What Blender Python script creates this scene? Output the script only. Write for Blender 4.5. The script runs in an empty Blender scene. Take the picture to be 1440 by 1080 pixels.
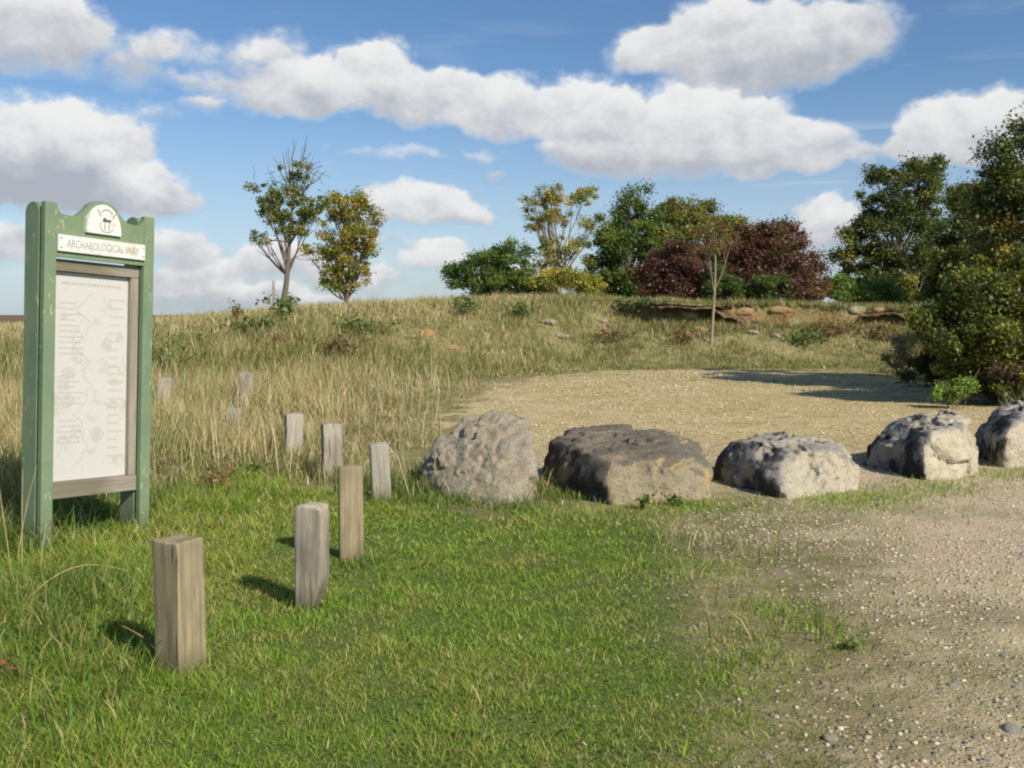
import bpy, bmesh, math, random
import numpy as np
from mathutils import Vector, Matrix

random.seed(7)
RNG = np.random.default_rng(11)
scene = bpy.context.scene
COL = scene.collection

# ------------------------------------------------------------------ camera
F, CX, CY = 1400.0, 720.0, 540.0
HC, HORIZON = 1.6, 440.0
PITCH = math.atan((CY - HORIZON) / F)
cam_d = bpy.data.cameras.new('camera')
cam_d.lens, cam_d.sensor_width = 35.0, 36.0
cam_d.clip_start, cam_d.clip_end = 0.05, 9000
cam = bpy.data.objects.new('camera', cam_d)
COL.objects.link(cam)
cam.location = (0, 0, HC)
cam.rotation_euler = (math.pi / 2 - PITCH, 0, 0)
scene.camera = cam
CP, SP = math.cos(PITCH), math.sin(PITCH)


def ray(px, py):
    a, b = (px - CX) / F, -(py - CY) / F
    return np.array([a, CP + b * SP, b * CP - SP])


def gp(px, py, z=0.0):                     # photo point -> point on the level z
    d = ray(px, py)
    t = (z - HC) / d[2]
    return np.array([d[0] * t, d[1] * t, z])


def at(px, py, Y):                         # photo point -> point at distance Y
    d = ray(px, py)
    t = Y / d[1]
    return np.array([d[0] * t, Y, HC + d[2] * t])


# ------------------------------------------------------------------ noise
def _h(ix, iy, iz, s):
    n = (ix * 374761393 + iy * 668265263 + iz * 2147483647 + s * 144269504) & 0xffffffff
    n = ((n ^ (n >> 13)) * 1274126177) & 0xffffffff
    n = ((n ^ (n >> 15)) * 2246822519) & 0xffffffff
    return ((n ^ (n >> 16)) & 0xffff) / 65535.0


def vnoise(p, s=0):
    p = np.asarray(p, float)
    i = np.floor(p).astype(np.int64)
    f = p - i
    f = f * f * (3 - 2 * f)
    r = 0
    for dx in (0, 1):
        for dy in (0, 1):
            for dz in (0, 1):
                w = (f[:, 0] if dx else 1 - f[:, 0]) * (f[:, 1] if dy else 1 - f[:, 1]) * (f[:, 2] if dz else 1 - f[:, 2])
                r = r + w * _h(i[:, 0] + dx, i[:, 1] + dy, i[:, 2] + dz, s)
    return r


def fbm(p, o=4, s=0, g=0.5):
    p = np.asarray(p, float)
    a, t, r = 1.0, 0.0, 0
    for k in range(o):
        r = r + a * vnoise(p, s + k)
        t += a
        a *= g
        p = p * 2.03 + 17.3
    return r / t


def n2(x, y, sc, o=3, s=0):
    x = np.atleast_1d(np.asarray(x, float)); y = np.atleast_1d(np.asarray(y, float))
    return fbm(np.stack([x * sc, y * sc, np.zeros_like(x) + s * 3.7], 1), o, s)


def sstep(a, b, x):
    t = np.clip((x - a) / (b - a), 0, 1)
    return t * t * (3 - 2 * t)


def sdist(poly, x, y):                     # signed distance, positive inside
    poly = np.asarray(poly, float)
    d = np.full(x.shape, 1e9)
    ins = np.zeros(x.shape, bool)
    n = len(poly)
    for k in range(n):
        a, b = poly[k], poly[(k + 1) % n]
        e = b - a
        t = np.clip(((x - a[0]) * e[0] + (y - a[1]) * e[1]) / (e @ e + 1e-12), 0, 1)
        d = np.minimum(d, np.hypot(x - a[0] - t * e[0], y - a[1] - t * e[1]))
        c = (a[1] > y) != (b[1] > y)
        with np.errstate(divide='ignore', invalid='ignore'):
            ins ^= c & (x < (b[0] - a[0]) * (y - a[1]) / (b[1] - a[1] + 1e-15) + a[0])
    return np.where(ins, d, -d)


# ------------------------------------------------------------------ plan of the place
def px_poly(pts):
    return [tuple(gp(*p)[:2]) for p in pts]


GRAVEL = px_poly([(1010, 1080), (1065, 960), (1090, 880), (1050, 800), (985, 735), (900, 700), (760, 690), (668, 660),
                  (640, 610), (640, 580), (655, 555), (720, 535), (850, 521), (1000, 518), (1150, 521), (1250, 527)])
GRAVEL = [(0.3, -12)] + GRAVEL + [(9.5, 23), (8.6, 18.5), (8.2, 15.5), (9.5, 13.2), (14, 12.6), (40, 13), (40, -12)]
LAWN = px_poly([(1010, 1080), (1000, 950), (985, 860), (960, 800), (950, 745), (900, 722), (840, 728), (760, 712), (690, 724), (600, 700),
                (540, 705), (450, 690), (340, 668), (260, 700), (200, 735), (110, 760), (30, 790), (0, 800)])
LAWN = [(0.45, -12)] + LAWN + [(-9, 4.5), (-9, -12)]


def yb(x):
    return np.interp(x, [-60, -16, -10, -6, -3, 0, 3, 8, 14, 22, 60], [16, 17, 18.5, 20.5, 23.5, 27, 29.3, 30, 30, 30, 32])


def terrain(x, y):
    x = np.atleast_1d(np.asarray(x, float)); y = np.atleast_1d(np.asarray(y, float))
    w = np.interp(x, [-16, -8, -3, 1, 5, 15, 30], [11, 10, 8.5, 6.5, 5, 5, 6])
    H = np.interp(x, [-25, -13, -9, -6, -2, 2, 6, 12, 20, 40], [0.7, 1.0, 1.35, 1.65, 1.9, 2.05, 1.95, 1.75, 1.7, 1.6])
    t = (y - yb(x) + (n2(x, y, .35, 3, 5) - .5) * 2.2) / w
    soft = sstep(0, 1, t)
    steep = .6 * sstep(0, .75, t) + .08 * sstep(.7, .95, t) + .32 * sstep(.80, .87, t)
    k = sstep(2.5, 5, x) * (1 - sstep(15, 19, x))
    h = H * (soft * (1 - k) + steep * k)
    far = y - yb(x) - w
    h = h * (1 - sstep(30, 190, far))
    h = h - 14 * sstep(150, 900, far) + 6 * sstep(900, 2600, y)
    sg = sdist(GRAVEL, x, y)
    rough = sstep(0.2, 2.5, -sg)
    h = h + rough * ((n2(x, y, .6, 3, 9) - .5) * .22 + (n2(x, y, 2.2, 2, 3) - .5) * .06) * (1 - sstep(40, 90, y)) * sstep(6.5, 10, y)
    h = h + (n2(x, y, 1.1, 3, 21) - .5) * .03 * (1 - sstep(25, 60, y))
    return h


def gz(x, y):
    return float(terrain([x], [y])[0])


# ------------------------------------------------------------------ object helpers
def tag(o, label=None, cat=None, group=None, kind=None):
    if label: o['label'] = label
    if cat: o['category'] = cat
    if group: o['group'] = group
    if kind: o['kind'] = kind
    return o


def link(name, me, mat=None, parent=None, loc=None):
    o = bpy.data.objects.new(name, me)
    COL.objects.link(o)
    if mat and me: me.materials.append(mat)
    if parent: o.parent = parent
    if loc is not None: o.location = loc
    return o


def empty(name, loc, rot=(0, 0, 0)):
    o = bpy.data.objects.new(name, None)
    COL.objects.link(o)
    o.location, o.rotation_euler = loc, rot
    o.empty_display_size = .2
    return o


def np_mesh(name, V, faces_list, col=None, smooth=False, attrs=None):
    """faces_list: list of int arrays (n,k)"""
    me = bpy.data.meshes.new(name)
    V = np.asarray(V, np.float32)
    me.vertices.add(len(V))
    me.vertices.foreach_set('co', V.ravel())
    flat = np.concatenate([f.ravel() for f in faces_list]).astype(np.int32)
    tot = np.concatenate([np.full(len(f), f.shape[1]) for f in faces_list])
    start = np.concatenate([[0], np.cumsum(tot)[:-1]]).astype(np.int32)
    me.loops.add(len(flat))
    me.loops.foreach_set('vertex_index', flat)
    me.polygons.add(len(tot))
    me.polygons.foreach_set('loop_start', start)
    if smooth:
        me.polygons.foreach_set('use_smooth', np.ones(len(tot), bool))
    me.update(calc_edges=True)
    me.validate()
    for nm, c in ([('Col', col)] if col is not None else []) + list((attrs or {}).items()):
        a = me.color_attributes.new(nm, 'FLOAT_COLOR', 'POINT')
        c = np.asarray(c, np.float32)
        if c.shape[1] == 3: c = np.concatenate([c, np.ones((len(c), 1), np.float32)], 1)
        a.data.foreach_set('color', c.ravel())
    return me


def bm_mesh(name, bm, smooth=False):
    me = bpy.data.meshes.new(name)
    bm.normal_update()
    bm.to_mesh(me)
    bm.free()
    if smooth:
        for p in me.polygons: p.use_smooth = True
    return me


def bm_box(bm, x0, x1, y0, y1, z0, z1, bev=0.0, seg=2):
    r = bmesh.ops.create_cube(bm, size=1)
    vs = r['verts']
    for v in vs:
        v.co = Vector((x0 + (v.co.x + .5) * (x1 - x0), y0 + (v.co.y + .5) * (y1 - y0), z0 + (v.co.z + .5) * (z1 - z0)))
    if bev:
        es = list({e for v in vs for e in v.link_edges})
        bmesh.ops.bevel(bm, geom=es, offset=bev, segments=seg, affect='EDGES', profile=.5)


def prism(bm, pts, y0, y1):                # outline in x,z extruded in y
    a = [bm.verts.new((x, y0, z)) for x, z in pts]
    b = [bm.verts.new((x, y1, z)) for x, z in pts]
    n = len(pts)
    bm.faces.new(a); bm.faces.new(b[::-1])
    for i in range(n):
        bm.faces.new((a[i], b[i], b[(i + 1) % n], a[(i + 1) % n]))
    bmesh.ops.recalc_face_normals(bm, faces=bm.faces)


def facets(P, sc, seed):
    q = P * sc
    i = np.floor(q).astype(np.int64)
    best = np.full(len(P), 1e9); off = np.zeros(len(P))
    for dx in (-1, 0, 1):
        for dy in (-1, 0, 1):
            for dz in (-1, 0, 1):
                c = i + np.array([dx, dy, dz])
                h = [_h(c[:, 0], c[:, 1], c[:, 2], seed + k) for k in range(7)]
                cp = c + np.stack(h[:3], 1)
                d = ((q - cp) ** 2).sum(1)
                tl = ((q - cp) * (np.stack(h[3:6], 1) - .5)).sum(1) * 1.1 + (h[6] - .5) * .8
                k = d < best
                best = np.where(k, d, best); off = np.where(k, tl, off)
    return off / sc


class Tubes:
    def __init__(s): s.V, s.Fq, s.C, s.n = [], [], [], 0

    def add(s, pts, rad, k=6, col=(1, 1, 1)):
        pts = np.asarray(pts, float); rad = np.asarray(rad, float)
        m = len(pts)
        tan = np.gradient(pts, axis=0)
        tan /= np.linalg.norm(tan, axis=1)[:, None] + 1e-9
        up = np.array([0.31, .87, .38])
        u = np.cross(tan, up); u /= np.linalg.norm(u, axis=1)[:, None] + 1e-9
        v = np.cross(tan, u)
        a = np.linspace(0, 2 * np.pi, k, endpoint=False)
        ring = pts[:, None] + rad[:, None, None] * (np.cos(a)[None, :, None] * u[:, None] + np.sin(a)[None, :, None] * v[:, None])
        s.V.append(ring.reshape(-1, 3))
        idx = s.n + np.arange(m * k).reshape(m, k)
        q = np.stack([idx[:-1], np.roll(idx[:-1], -1, 1), np.roll(idx[1:], -1, 1), idx[1:]], -1).reshape(-1, 4)
        s.Fq.append(q)
        s.C.append(np.tile(np.asarray(col, float), (m * k, 1)))
        s.n += m * k

    def mesh(s, name):
        return np_mesh(name, np.concatenate(s.V), [np.concatenate(s.Fq)], np.concatenate(s.C), smooth=True)


# ------------------------------------------------------------------ materials
class NT:
    def __init__(s, nt): s.nt = nt; nt.nodes.clear()

    def n(s, t, **k):
        nd = s.nt.nodes.new(t)
        for a, b in k.items():
            if a == 'ins':
                for i, val in b.items(): s.set(nd.inputs[i], val)
            else: setattr(nd, a, b)
        return nd

    def set(s, sock, val):
        if isinstance(val, bpy.types.NodeSocket): s.nt.links.new(val, sock)
        elif val is not None: sock.default_value = val

    def m(s, op, a, b=None, c=None, clamp=False):
        nd = s.nt.nodes.new('ShaderNodeMath'); nd.operation = op; nd.use_clamp = clamp
        for i, v in enumerate((a, b, c)): s.set(nd.inputs[i], v)
        return nd.outputs[0]

    def mix(s, f, a, b, mode='MIX'):
        nd = s.nt.nodes.new('ShaderNodeMix'); nd.data_type = 'RGBA'; nd.blend_type = mode
        s.set(nd.inputs[0], f)
        for i, v in ((6, a), (7, b)):
            s.set(nd.inputs[i], (*v, 1) if isinstance(v, tuple) and len(v) == 3 else v)
        return nd.outputs[2]

    def noise(s, vec, scale, detail=3, rough=.5, dist=0.0):
        nd = s.nt.nodes.new('ShaderNodeTexNoise')
        s.set(nd.inputs['Vector'], vec)
        nd.inputs['Scale'].default_value = scale
        nd.inputs['Detail'].default_value = detail
        nd.inputs['Roughness'].default_value = rough
        nd.inputs['Distortion'].default_value = dist
        return nd.outputs[0]

    def ss(s, x, a, b):                    # smoothstep a..b -> 0..1
        nd = s.nt.nodes.new('ShaderNodeMapRange'); nd.interpolation_type = 'SMOOTHSTEP'
        s.set(nd.inputs[0], x); s.set(nd.inputs[1], a); s.set(nd.inputs[2], b)
        return nd.outputs[0]

    def mapping(s, vec, scale=(1, 1, 1), loc=(0, 0, 0)):
        nd = s.nt.nodes.new('ShaderNodeMapping')
        s.set(nd.inputs['Vector'], vec)
        nd.inputs['Scale'].default_value = scale
        nd.inputs['Location'].default_value = loc
        return nd.outputs[0]


def new_mat(name):
    m = bpy.data.materials.new(name); m.use_nodes = True
    t = NT(m.node_tree)
    return m, t, t.n('ShaderNodeOutputMaterial')


def princ(t, out, col, rough=.8, bump=None, bstr=.3, bdist=.01, spec=.3):
    p = t.n('ShaderNodeBsdfPrincipled')
    t.set(p.inputs['Base Color'], (*col, 1) if isinstance(col, tuple) and len(col) == 3 else col)
    t.set(p.inputs['Roughness'], rough)
    p.inputs['Specular IOR Level'].default_value = spec
    if bump is not None:
        b = t.n('ShaderNodeBump'); b.inputs['Strength'].default_value = bstr; b.inputs['Distance'].default_value = bdist
        t.set(b.inputs['Height'], bump)
        t.set(p.inputs['Normal'], b.outputs[0])
    t.nt.links.new(p.outputs[0], out.inputs[0])
    return p


def mat_foliage(name, trans=.35, gloss=.04):
    m, t, out = new_mat(name)
    c = t.n('ShaderNodeAttribute', attribute_name='Col').outputs['Color']
    d = t.n('ShaderNodeBsdfDiffuse', ins={0: c})
    tc = t.mix(1.0, c, (1.1, 1.1, .6), 'MULTIPLY')
    tr = t.n('ShaderNodeBsdfTranslucent', ins={0: tc})
    mx = t.n('ShaderNodeMixShader', ins={0: trans, 1: d.outputs[0], 2: tr.outputs[0]})
    g = t.n('ShaderNodeBsdfGlossy', ins={0: (1, 1, 1, 1), 1: .5})
    m2 = t.n('ShaderNodeMixShader', ins={0: gloss, 1: mx.outputs[0], 2: g.outputs[0]})
    t.nt.links.new(m2.outputs[0], out.inputs[0])
    return m


def mat_bark(name, tint=(1, 1, 1)):
    m, t, out = new_mat(name)
    c = t.n('ShaderNodeAttribute', attribute_name='Col').outputs['Color']
    v = t.n('ShaderNodeTexCoord').outputs['Object']
    n = t.noise(t.mapping(v, (9, 9, 2.5)), 2, 4, .6)
    col = t.mix(1.0, c, t.mix(n, (.45, .42, .38), (1.4, 1.35, 1.25)), 'MULTIPLY')
    princ(t, out, col, .9, n, .6, .02)
    return m


def mat_wood(name, ca, cb, cc, grain=1.0):
    m, t, out = new_mat(name)
    v = t.n('ShaderNodeTexCoord').outputs['Object']
    oi = t.n('ShaderNodeObjectInfo').outputs['Random']
    off = t.n('ShaderNodeVectorMath', operation='ADD')
    t.set(off.inputs[0], v)
    cmb = t.n('ShaderNodeCombineXYZ', ins={0: t.m('MULTIPLY', oi, 13.0), 1: t.m('MULTIPLY', oi, 7.0), 2: oi})
    t.set(off.inputs[1], cmb.outputs[0])
    v = off.outputs[0]
    g1 = t.noise(t.mapping(v, (38 * grain, 38 * grain, 1.3)), 1.0, 5, .65, .4)
    g2 = t.noise(t.mapping(v, (5, 5, 2.0)), 1.2, 4, .6)
    g3 = t.noise(t.mapping(v, (90 * grain, 90 * grain, 4)), 1.0, 2, .5)
    col = t.mix(t.ss(g2, .3, .7), ca, cb)
    col = t.mix(t.m('MULTIPLY', t.ss(g1, .45, .75), .75), col, cc)
    col = t.mix(1.0, col, t.mix(g3, (.7, .7, .7), (1.2, 1.2, 1.2)), 'MULTIPLY')
    crack = t.ss(g1, .33, .40)
    col = t.mix(crack, (.04, .032, .025), col)
    # green algae and dirt close to the turf
    z = t.n('ShaderNodeSeparateXYZ', ins={0: t.n('ShaderNodeTexCoord').outputs['Object']}).outputs[2]
    low = t.m('MULTIPLY', t.ss(t.m('ADD', z, t.m('MULTIPLY', g2, -.18)), .09, -.08), .55)
    col = t.mix(low, col, (.12, .11, .05))
    h = t.m('ADD', t.m('MULTIPLY', g1, .7), t.m('MULTIPLY', g3, .3))
    princ(t, out, col, .88, h, .55, .006, .2)
    return m


def mat_paint(name, base, dark, chip):
    m, t, out = new_mat(name)
    v = t.n('ShaderNodeTexCoord').outputs['Object']
    n1 = t.noise(v, 3.2, 5, .6)
    n2_ = t.noise(t.mapping(v, (60, 60, 4)), 1, 3, .6)
    n3 = t.noise(t.mapping(v, (14, 14, 6)), 1.6, 5, .7)
    col = t.mix(t.ss(n1, .35, .7), base, dark)
    col = t.mix(t.m('MULTIPLY', n2_, .25), col, (.2, .22, .12))
    col = t.mix(t.ss(n3, .60, .68), col, chip)
    zz = t.n('ShaderNodeSeparateXYZ', ins={0: v}).outputs[2]
    col = t.mix(t.m('MULTIPLY', t.ss(t.m('ADD', zz, t.m('MULTIPLY', n1, -.3)), .22, -.1), .6), col, (.11, .12, .06))
    col = t.mix(t.m('MULTIPLY', t.ss(n2_, .58, .72), .35), col, (.07, .11, .06))
    princ(t, out, col, .62, t.m('ADD', n2_, n3), .25, .004, .3)
    return m


def mat_plate(name, base, stain, dark):
    m, t, out = new_mat(name)
    v = t.n('ShaderNodeTexCoord').outputs['Object']
    n1 = t.noise(v, 9, 5, .65)
    n2_ = t.noise(v, 34, 3, .6)
    col = t.mix(t.ss(n1, .50, .72), base, stain)
    col = t.mix(t.ss(n2_, .7, .76), col, dark)
    princ(t, out, col, .5, n1, .08, .003, .4)
    return m


def mat_flat(name, c, rough=.8):
    m, t, out = new_mat(name)
    v = t.n('ShaderNodeTexCoord').outputs['Object']
    n = t.noise(v, 40, 3, .6)
    col = t.mix(n, tuple(x * .75 for x in c), tuple(min(1, x * 1.2) for x in c))
    princ(t, out, col, rough)
    return m


def mat_rock(name, light, mid, dark, topdark=.6, scale=1.0, ochre=(.42, .29, .12), och=.3, left=0.0):
    m, t, out = new_mat(name)
    v = t.n('ShaderNodeTexCoord').outputs['Object']
    geo = t.n('ShaderNodeNewGeometry')
    nz = t.n('ShaderNodeSeparateXYZ', ins={0: geo.outputs['Normal']}).outputs[2]
    n1 = t.noise(v, 2.3 * scale, 6, .65, .3)
    n2_ = t.noise(v, 9 * scale, 6, .7, .5)
    n3 = t.noise(v, 42 * scale, 4, .7)
    n4 = t.noise(t.mapping(v, (1, 1, 1), (7, 3, 1)), 3.6 * scale, 5, .6)
    vo = t.n('ShaderNodeTexVoronoi', feature='F1')
    t.set(vo.inputs['Vector'], v); vo.inputs['Scale'].default_value = 26 * scale
    pits = t.ss(vo.outputs['Distance'], .16, .32)
    col = t.mix(t.ss(n2_, .3, .7), mid, light)
    col = t.mix(t.m('MULTIPLY', t.ss(n4, .52, .68), och), col, ochre)
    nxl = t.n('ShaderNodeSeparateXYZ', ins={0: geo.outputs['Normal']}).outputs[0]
    lich_shade = t.m('ADD', t.m('ADD', t.m('MULTIPLY', t.ss(nxl, -.15, -.6), left), t.m('MULTIPLY', t.ss(nz, .25, .75), topdark)), t.m('MULTIPLY', t.m('SUBTRACT', n1, .5), 2.2))  # lichen on tops; left-facing sides also get shade painted into the colour
    lich_shade = t.m('ADD', lich_shade, t.m('MULTIPLY', t.m('SUBTRACT', n2_, .5), 1.1), clamp=True)
    col = t.mix(t.m('MULTIPLY', t.ss(lich_shade, .25, .75), .85), col, dark)
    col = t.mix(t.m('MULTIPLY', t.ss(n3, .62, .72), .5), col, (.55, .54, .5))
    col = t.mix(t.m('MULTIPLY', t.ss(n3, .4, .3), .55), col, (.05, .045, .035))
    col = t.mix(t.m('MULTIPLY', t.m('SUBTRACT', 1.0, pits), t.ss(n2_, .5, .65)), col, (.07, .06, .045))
    blk_shade = t.m('MULTIPLY', t.m('MULTIPLY', t.ss(nxl, -.1, -.5), left), t.ss(n1, .4, .52))  # black left flanks: dark lichen together with painted shade
    col = t.mix(blk_shade, col, (.035, .034, .032))
    n5 = t.noise(v, 120 * scale, 3, .7)
    col = t.mix(1.0, col, t.mix(n5, (.55, .55, .55), (1.4, 1.4, 1.4)), 'MULTIPLY')
    h = t.m('ADD', t.m('MULTIPLY', n2_, 1.0), t.m('ADD', t.m('MULTIPLY', n3, .45), t.m('MULTIPLY', pits, .25)))
    princ(t, out, col, .92, h, .9, .03, .15)
    return m


LEAF = mat_foliage('leaf_foliage', .45, .03)
BLADE = mat_foliage('grass_blade', .35, .02)
BARK = mat_bark('tree_bark')
W_TAN = mat_wood('wood_tan', (.40, .325, .19), (.27, .225, .135), (.17, .125, .07))
W_GREY = mat_wood('wood_grey', (.47, .41, .31), (.27, .23, .175), (.10, .08, .06), 1.0)
W_PALE = mat_wood('wood_pale', (.44, .395, .32), (.36, .32, .255), (.22, .185, .14), 1.3)
W_FRAME = mat_wood('wood_frame', (.36, .31, .24), (.30, .27, .22), (.15, .13, .10), 1.2)
GREEN = mat_paint('green_paint', (.20, .265, .145), (.145, .225, .135), (.42, .42, .24))
PLATE = mat_plate('white_plate', (.70, .69, .64), (.56, .50, .38), (.33, .25, .14))
PANEL = mat_plate('faded_panel', (.565, .545, .495), (.47, .435, .375), (.45, .415, .36))
INK = mat_flat('faded_ink', (.40, .385, .32), .7)
INKD = mat_flat('dark_ink', (.10, .10, .09), .6)
MAPINK = mat_flat('map_ink', (.475, .44, .39), .8)
MAPPATCH = mat_flat('map_patch', (.515, .48, .425), .8)

# ------------------------------------------------------------------ ground
def graded(lo, hi, near_lo, near_hi, step, g):
    a = list(np.arange(near_lo, near_hi + 1e-6, step))
    s = step
    while a[-1] < hi: s *= g; a.append(a[-1] + s)
    s = step
    while a[0] > lo: s *= g; a.insert(0, a[0] - s)
    return np.array(a)


gxs = graded(-3000, 3000, -7, 9, .12, 1.06)
gys = np.concatenate([graded(-40, 15, 2.5, 15, .10, 1.10), np.arange(15.3, 44, .22)])
gys = gys[np.concatenate([[True], np.diff(gys) > .05])]
gys = np.concatenate([gys[:-1], graded(44, 4500, 44, 44.1, .25, 1.09)])
GX, GY = np.meshgrid(gxs, gys)
gx, gy = GX.ravel(), GY.ravel()
gzv = terrain(gx, gy)
sg = sdist(GRAVEL, gx, gy)
sl = sdist(LAWN, gx, gy)
lot = sstep(9.5, 13, gy) * (1 - sstep(31, 33, gy))
# bare soil shows where the bank is steepest
eps = .25
slope = np.hypot(terrain(gx + eps, gy) - gzv, terrain(gx, gy + eps) - gzv) / eps
soil = sstep(.75, 1.1, slope) * (gx > 1.5) * (gx < 17) * (gy < 45)
farm = sstep(70, 120, gy)
mask = np.stack([np.clip(sg, -5, 5), np.clip(sl, -5, 5), soil, lot], 1)
mask2 = np.stack([farm, np.clip(gy, 0, 5000) / 100, sstep(0, 1, slope), np.ones_like(gx)], 1)
nx_, ny_ = len(gxs), len(gys)
idx = np.arange(nx_ * ny_).reshape(ny_, nx_)
quads = np.stack([idx[:-1, :-1], idx[:-1, 1:], idx[1:, 1:], idx[1:, :-1]], -1).reshape(-1, 4)
gme = np_mesh('ground', np.stack([gx, gy, gzv], 1), [quads], None, True, {'mask': mask, 'mask2': mask2})

gm, t, out = new_mat('ground_surface')
pos = t.n('ShaderNodeNewGeometry').outputs['Position']
a1 = t.n('ShaderNodeAttribute', attribute_name='mask')
s1 = t.n('ShaderNodeSeparateColor', ins={0: a1.outputs['Color']})
A_sg, A_sl, A_soil, A_lot = s1.outputs[0], s1.outputs[1], s1.outputs[2], a1.outputs['Alpha']
a2 = t.n('ShaderNodeAttribute', attribute_name='mask2')
s2 = t.n('ShaderNodeSeparateColor', ins={0: a2.outputs['Color']})
A_far = s2.outputs[0]
nb = t.noise(pos, 1.3, 5, .62)
nm = t.noise(pos, 6.0, 5, .65)
nf = t.noise(pos, 38, 4, .7)
nl = t.noise(pos, .35, 4, .55)
nh = t.noise(pos, 120, 2, .6)
lotw = t.m('MULTIPLY_ADD', A_lot, 1.3, 1.0)
edge = t.m('MULTIPLY', t.m('ADD', t.m('MULTIPLY', t.m('SUBTRACT', nb, .5), 1.9), t.m('MULTIPLY', t.m('SUBTRACT', nm, .5), 1.1)), lotw)
grav = t.ss(t.m('ADD', A_sg, edge), -.25, .45)
lawn = t.ss(t.m('ADD', A_sl, t.m('MULTIPLY', edge, .5)), -.25, .25)
# turf soil and thatch under the blades
lawn_c = t.mix(t.ss(nm, .35, .65), (.085, .135, .024), (.13, .165, .04))
lawn_c = t.mix(t.m('MULTIPLY', t.ss(nf, .48, .66), .7), lawn_c, (.26, .24, .10))
lawn_c = t.mix(t.ss(nh, .5, .35), lawn_c, (.03, .045, .012))
dry_c = t.mix(t.ss(nm, .35, .68), (.19, .18, .065), (.36, .29, .145))
dry_c = t.mix(t.m('MULTIPLY', t.ss(nb, .5, .65), .6), dry_c, (.10, .12, .03))
soil_c = t.mix(t.ss(nm, .35, .65), (.36, .20, .075), (.14, .09, .055))
dry_c = t.mix(t.m('MULTIPLY', t.ss(nf, .5, .68), .55), dry_c, (.42, .35, .20))
dry_c = t.mix(t.m('MULTIPLY', t.ss(nh, .5, .34), .5), dry_c, (.06, .055, .025))
dry_c = t.mix(t.m('MULTIPLY', A_soil, t.ss(nb, .35, .5)), dry_c, soil_c)
grass_c = t.mix(lawn, dry_c, lawn_c)
far_c = t.mix(t.ss(nl, .4, .6), (.17, .095, .06), (.22, .15, .085))
grass_c = t.mix(A_far, grass_c, far_c)
# gravel: crushed pale limestone in brown dirt
vo = t.n('ShaderNodeTexVoronoi', feature='F1'); t.set(vo.inputs['Vector'], pos); vo.inputs['Scale'].default_value = 55
vo2 = t.n('ShaderNodeTexVoronoi', feature='F1'); t.set(vo2.inputs['Vector'], pos); vo2.inputs['Scale'].default_value = 21
sp1 = t.n('ShaderNodeSeparateColor', ins={0: vo.outputs['Color']}).outputs[0]
sp2 = t.n('ShaderNodeSeparateColor', ins={0: vo2.outputs['Color']}).outputs[1]
st1 = t.m('MULTIPLY', t.ss(vo.outputs['Distance'], .5, .25), t.ss(sp1, .45, .55))
st2 = t.m('MULTIPLY', t.ss(vo2.outputs['Distance'], .42, .26), t.ss(sp2, .70, .76))
dirt = t.mix(t.ss(nb, .36, .64), (.33, .265, .135), (.51, .415, .235))
dirt = t.mix(t.m('MULTIPLY', t.ss(nl, .46, .58), .8), dirt, (.56, .42, .28))
wet = t.noise(t.mapping(pos, (1, 1.6, 1), (3, 8, 0)), .9, 4, .6)
dirt = t.mix(t.m('MULTIPLY', t.ss(wet, .54, .66), .6), dirt, (.30, .245, .155))
dirt = t.mix(t.m('MULTIPLY', t.ss(nm, .55, .72), .55), dirt, (.28, .23, .125))
dirt = t.mix(1.0, dirt, t.mix(nh, (.72, .72, .72), (1.25, 1.25, 1.25)), 'MULTIPLY')
stone_c = t.mix(sp1, (.41, .355, .225), (.64, .57, .39))
g_c = t.mix(t.m('MULTIPLY', st1, .75), dirt, stone_c)
g_c = t.mix(t.m('MULTIPLY', st2, .8), g_c, t.mix(sp2, (.5, .46, .37), (.36, .33, .29)))
lot_c = t.mix(t.ss(nb, .3, .7), (.48, .36, .155), (.60, .47, .235))
lot_c = t.mix(t.ss(nm, .48, .66), lot_c, (.33, .25, .12))
lot_c = t.mix(t.m('MULTIPLY', t.ss(nf, .5, .7), .6), lot_c, (.62, .52, .30))
lot_c = t.mix(t.m('MULTIPLY', t.ss(t.noise(t.mapping(pos, (1, 2.2, 1), (4, 9, 0)), .55, 4, .6), .60, .70), .6), lot_c, (.17, .18, .055))
sxp = t.n('ShaderNodeSeparateXYZ', ins={0: pos})
for (cx_, cy_, rad_) in ((4.5, 19.5, 4.6), (4.5, 19.5, 6.1), (9.0, 12.0, 9.5), (9.0, 12.0, 11.0)):
    rr0 = t.m('SQRT', t.m('ADD', t.m('POWER', t.m('SUBTRACT', sxp.outputs[0], cx_), 2.0), t.m('POWER', t.m('SUBTRACT', sxp.outputs[1], cy_), 2.0)))
    trk = t.ss(t.m('ABSOLUTE', t.m('ADD', t.m('SUBTRACT', rr0, rad_), t.m('MULTIPLY', t.m('SUBTRACT', nb, .5), .7))), .34, .12)
    lot_c = t.mix(t.m('MULTIPLY', t.m('MULTIPLY', trk, t.ss(nm, .35, .6)), .4), lot_c, (.62, .52, .33))
g_c = t.mix(A_lot, g_c, lot_c)
edgedirt = t.m('MULTIPLY', t.ss(t.m('ADD', A_sg, edge), 1.5, .15), .85)
edgedirt = t.m('MULTIPLY', edgedirt, t.m('SUBTRACT', 1.0, A_lot))
moss = t.mix(t.ss(t.noise(t.mapping(pos, (1, 1, 1), (2, 5, 0)), 3.2, 5, .65), .42, .58), (.27, .21, .115), (.135, .15, .042))
g_c = t.mix(edgedirt, g_c, t.mix(t.ss(nf, .4, .6), moss, t.mix(t.ss(nm, .4, .65), (.15, .125, .05), (.27, .21, .12))))
colr = t.mix(grav, grass_c, g_c)
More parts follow.
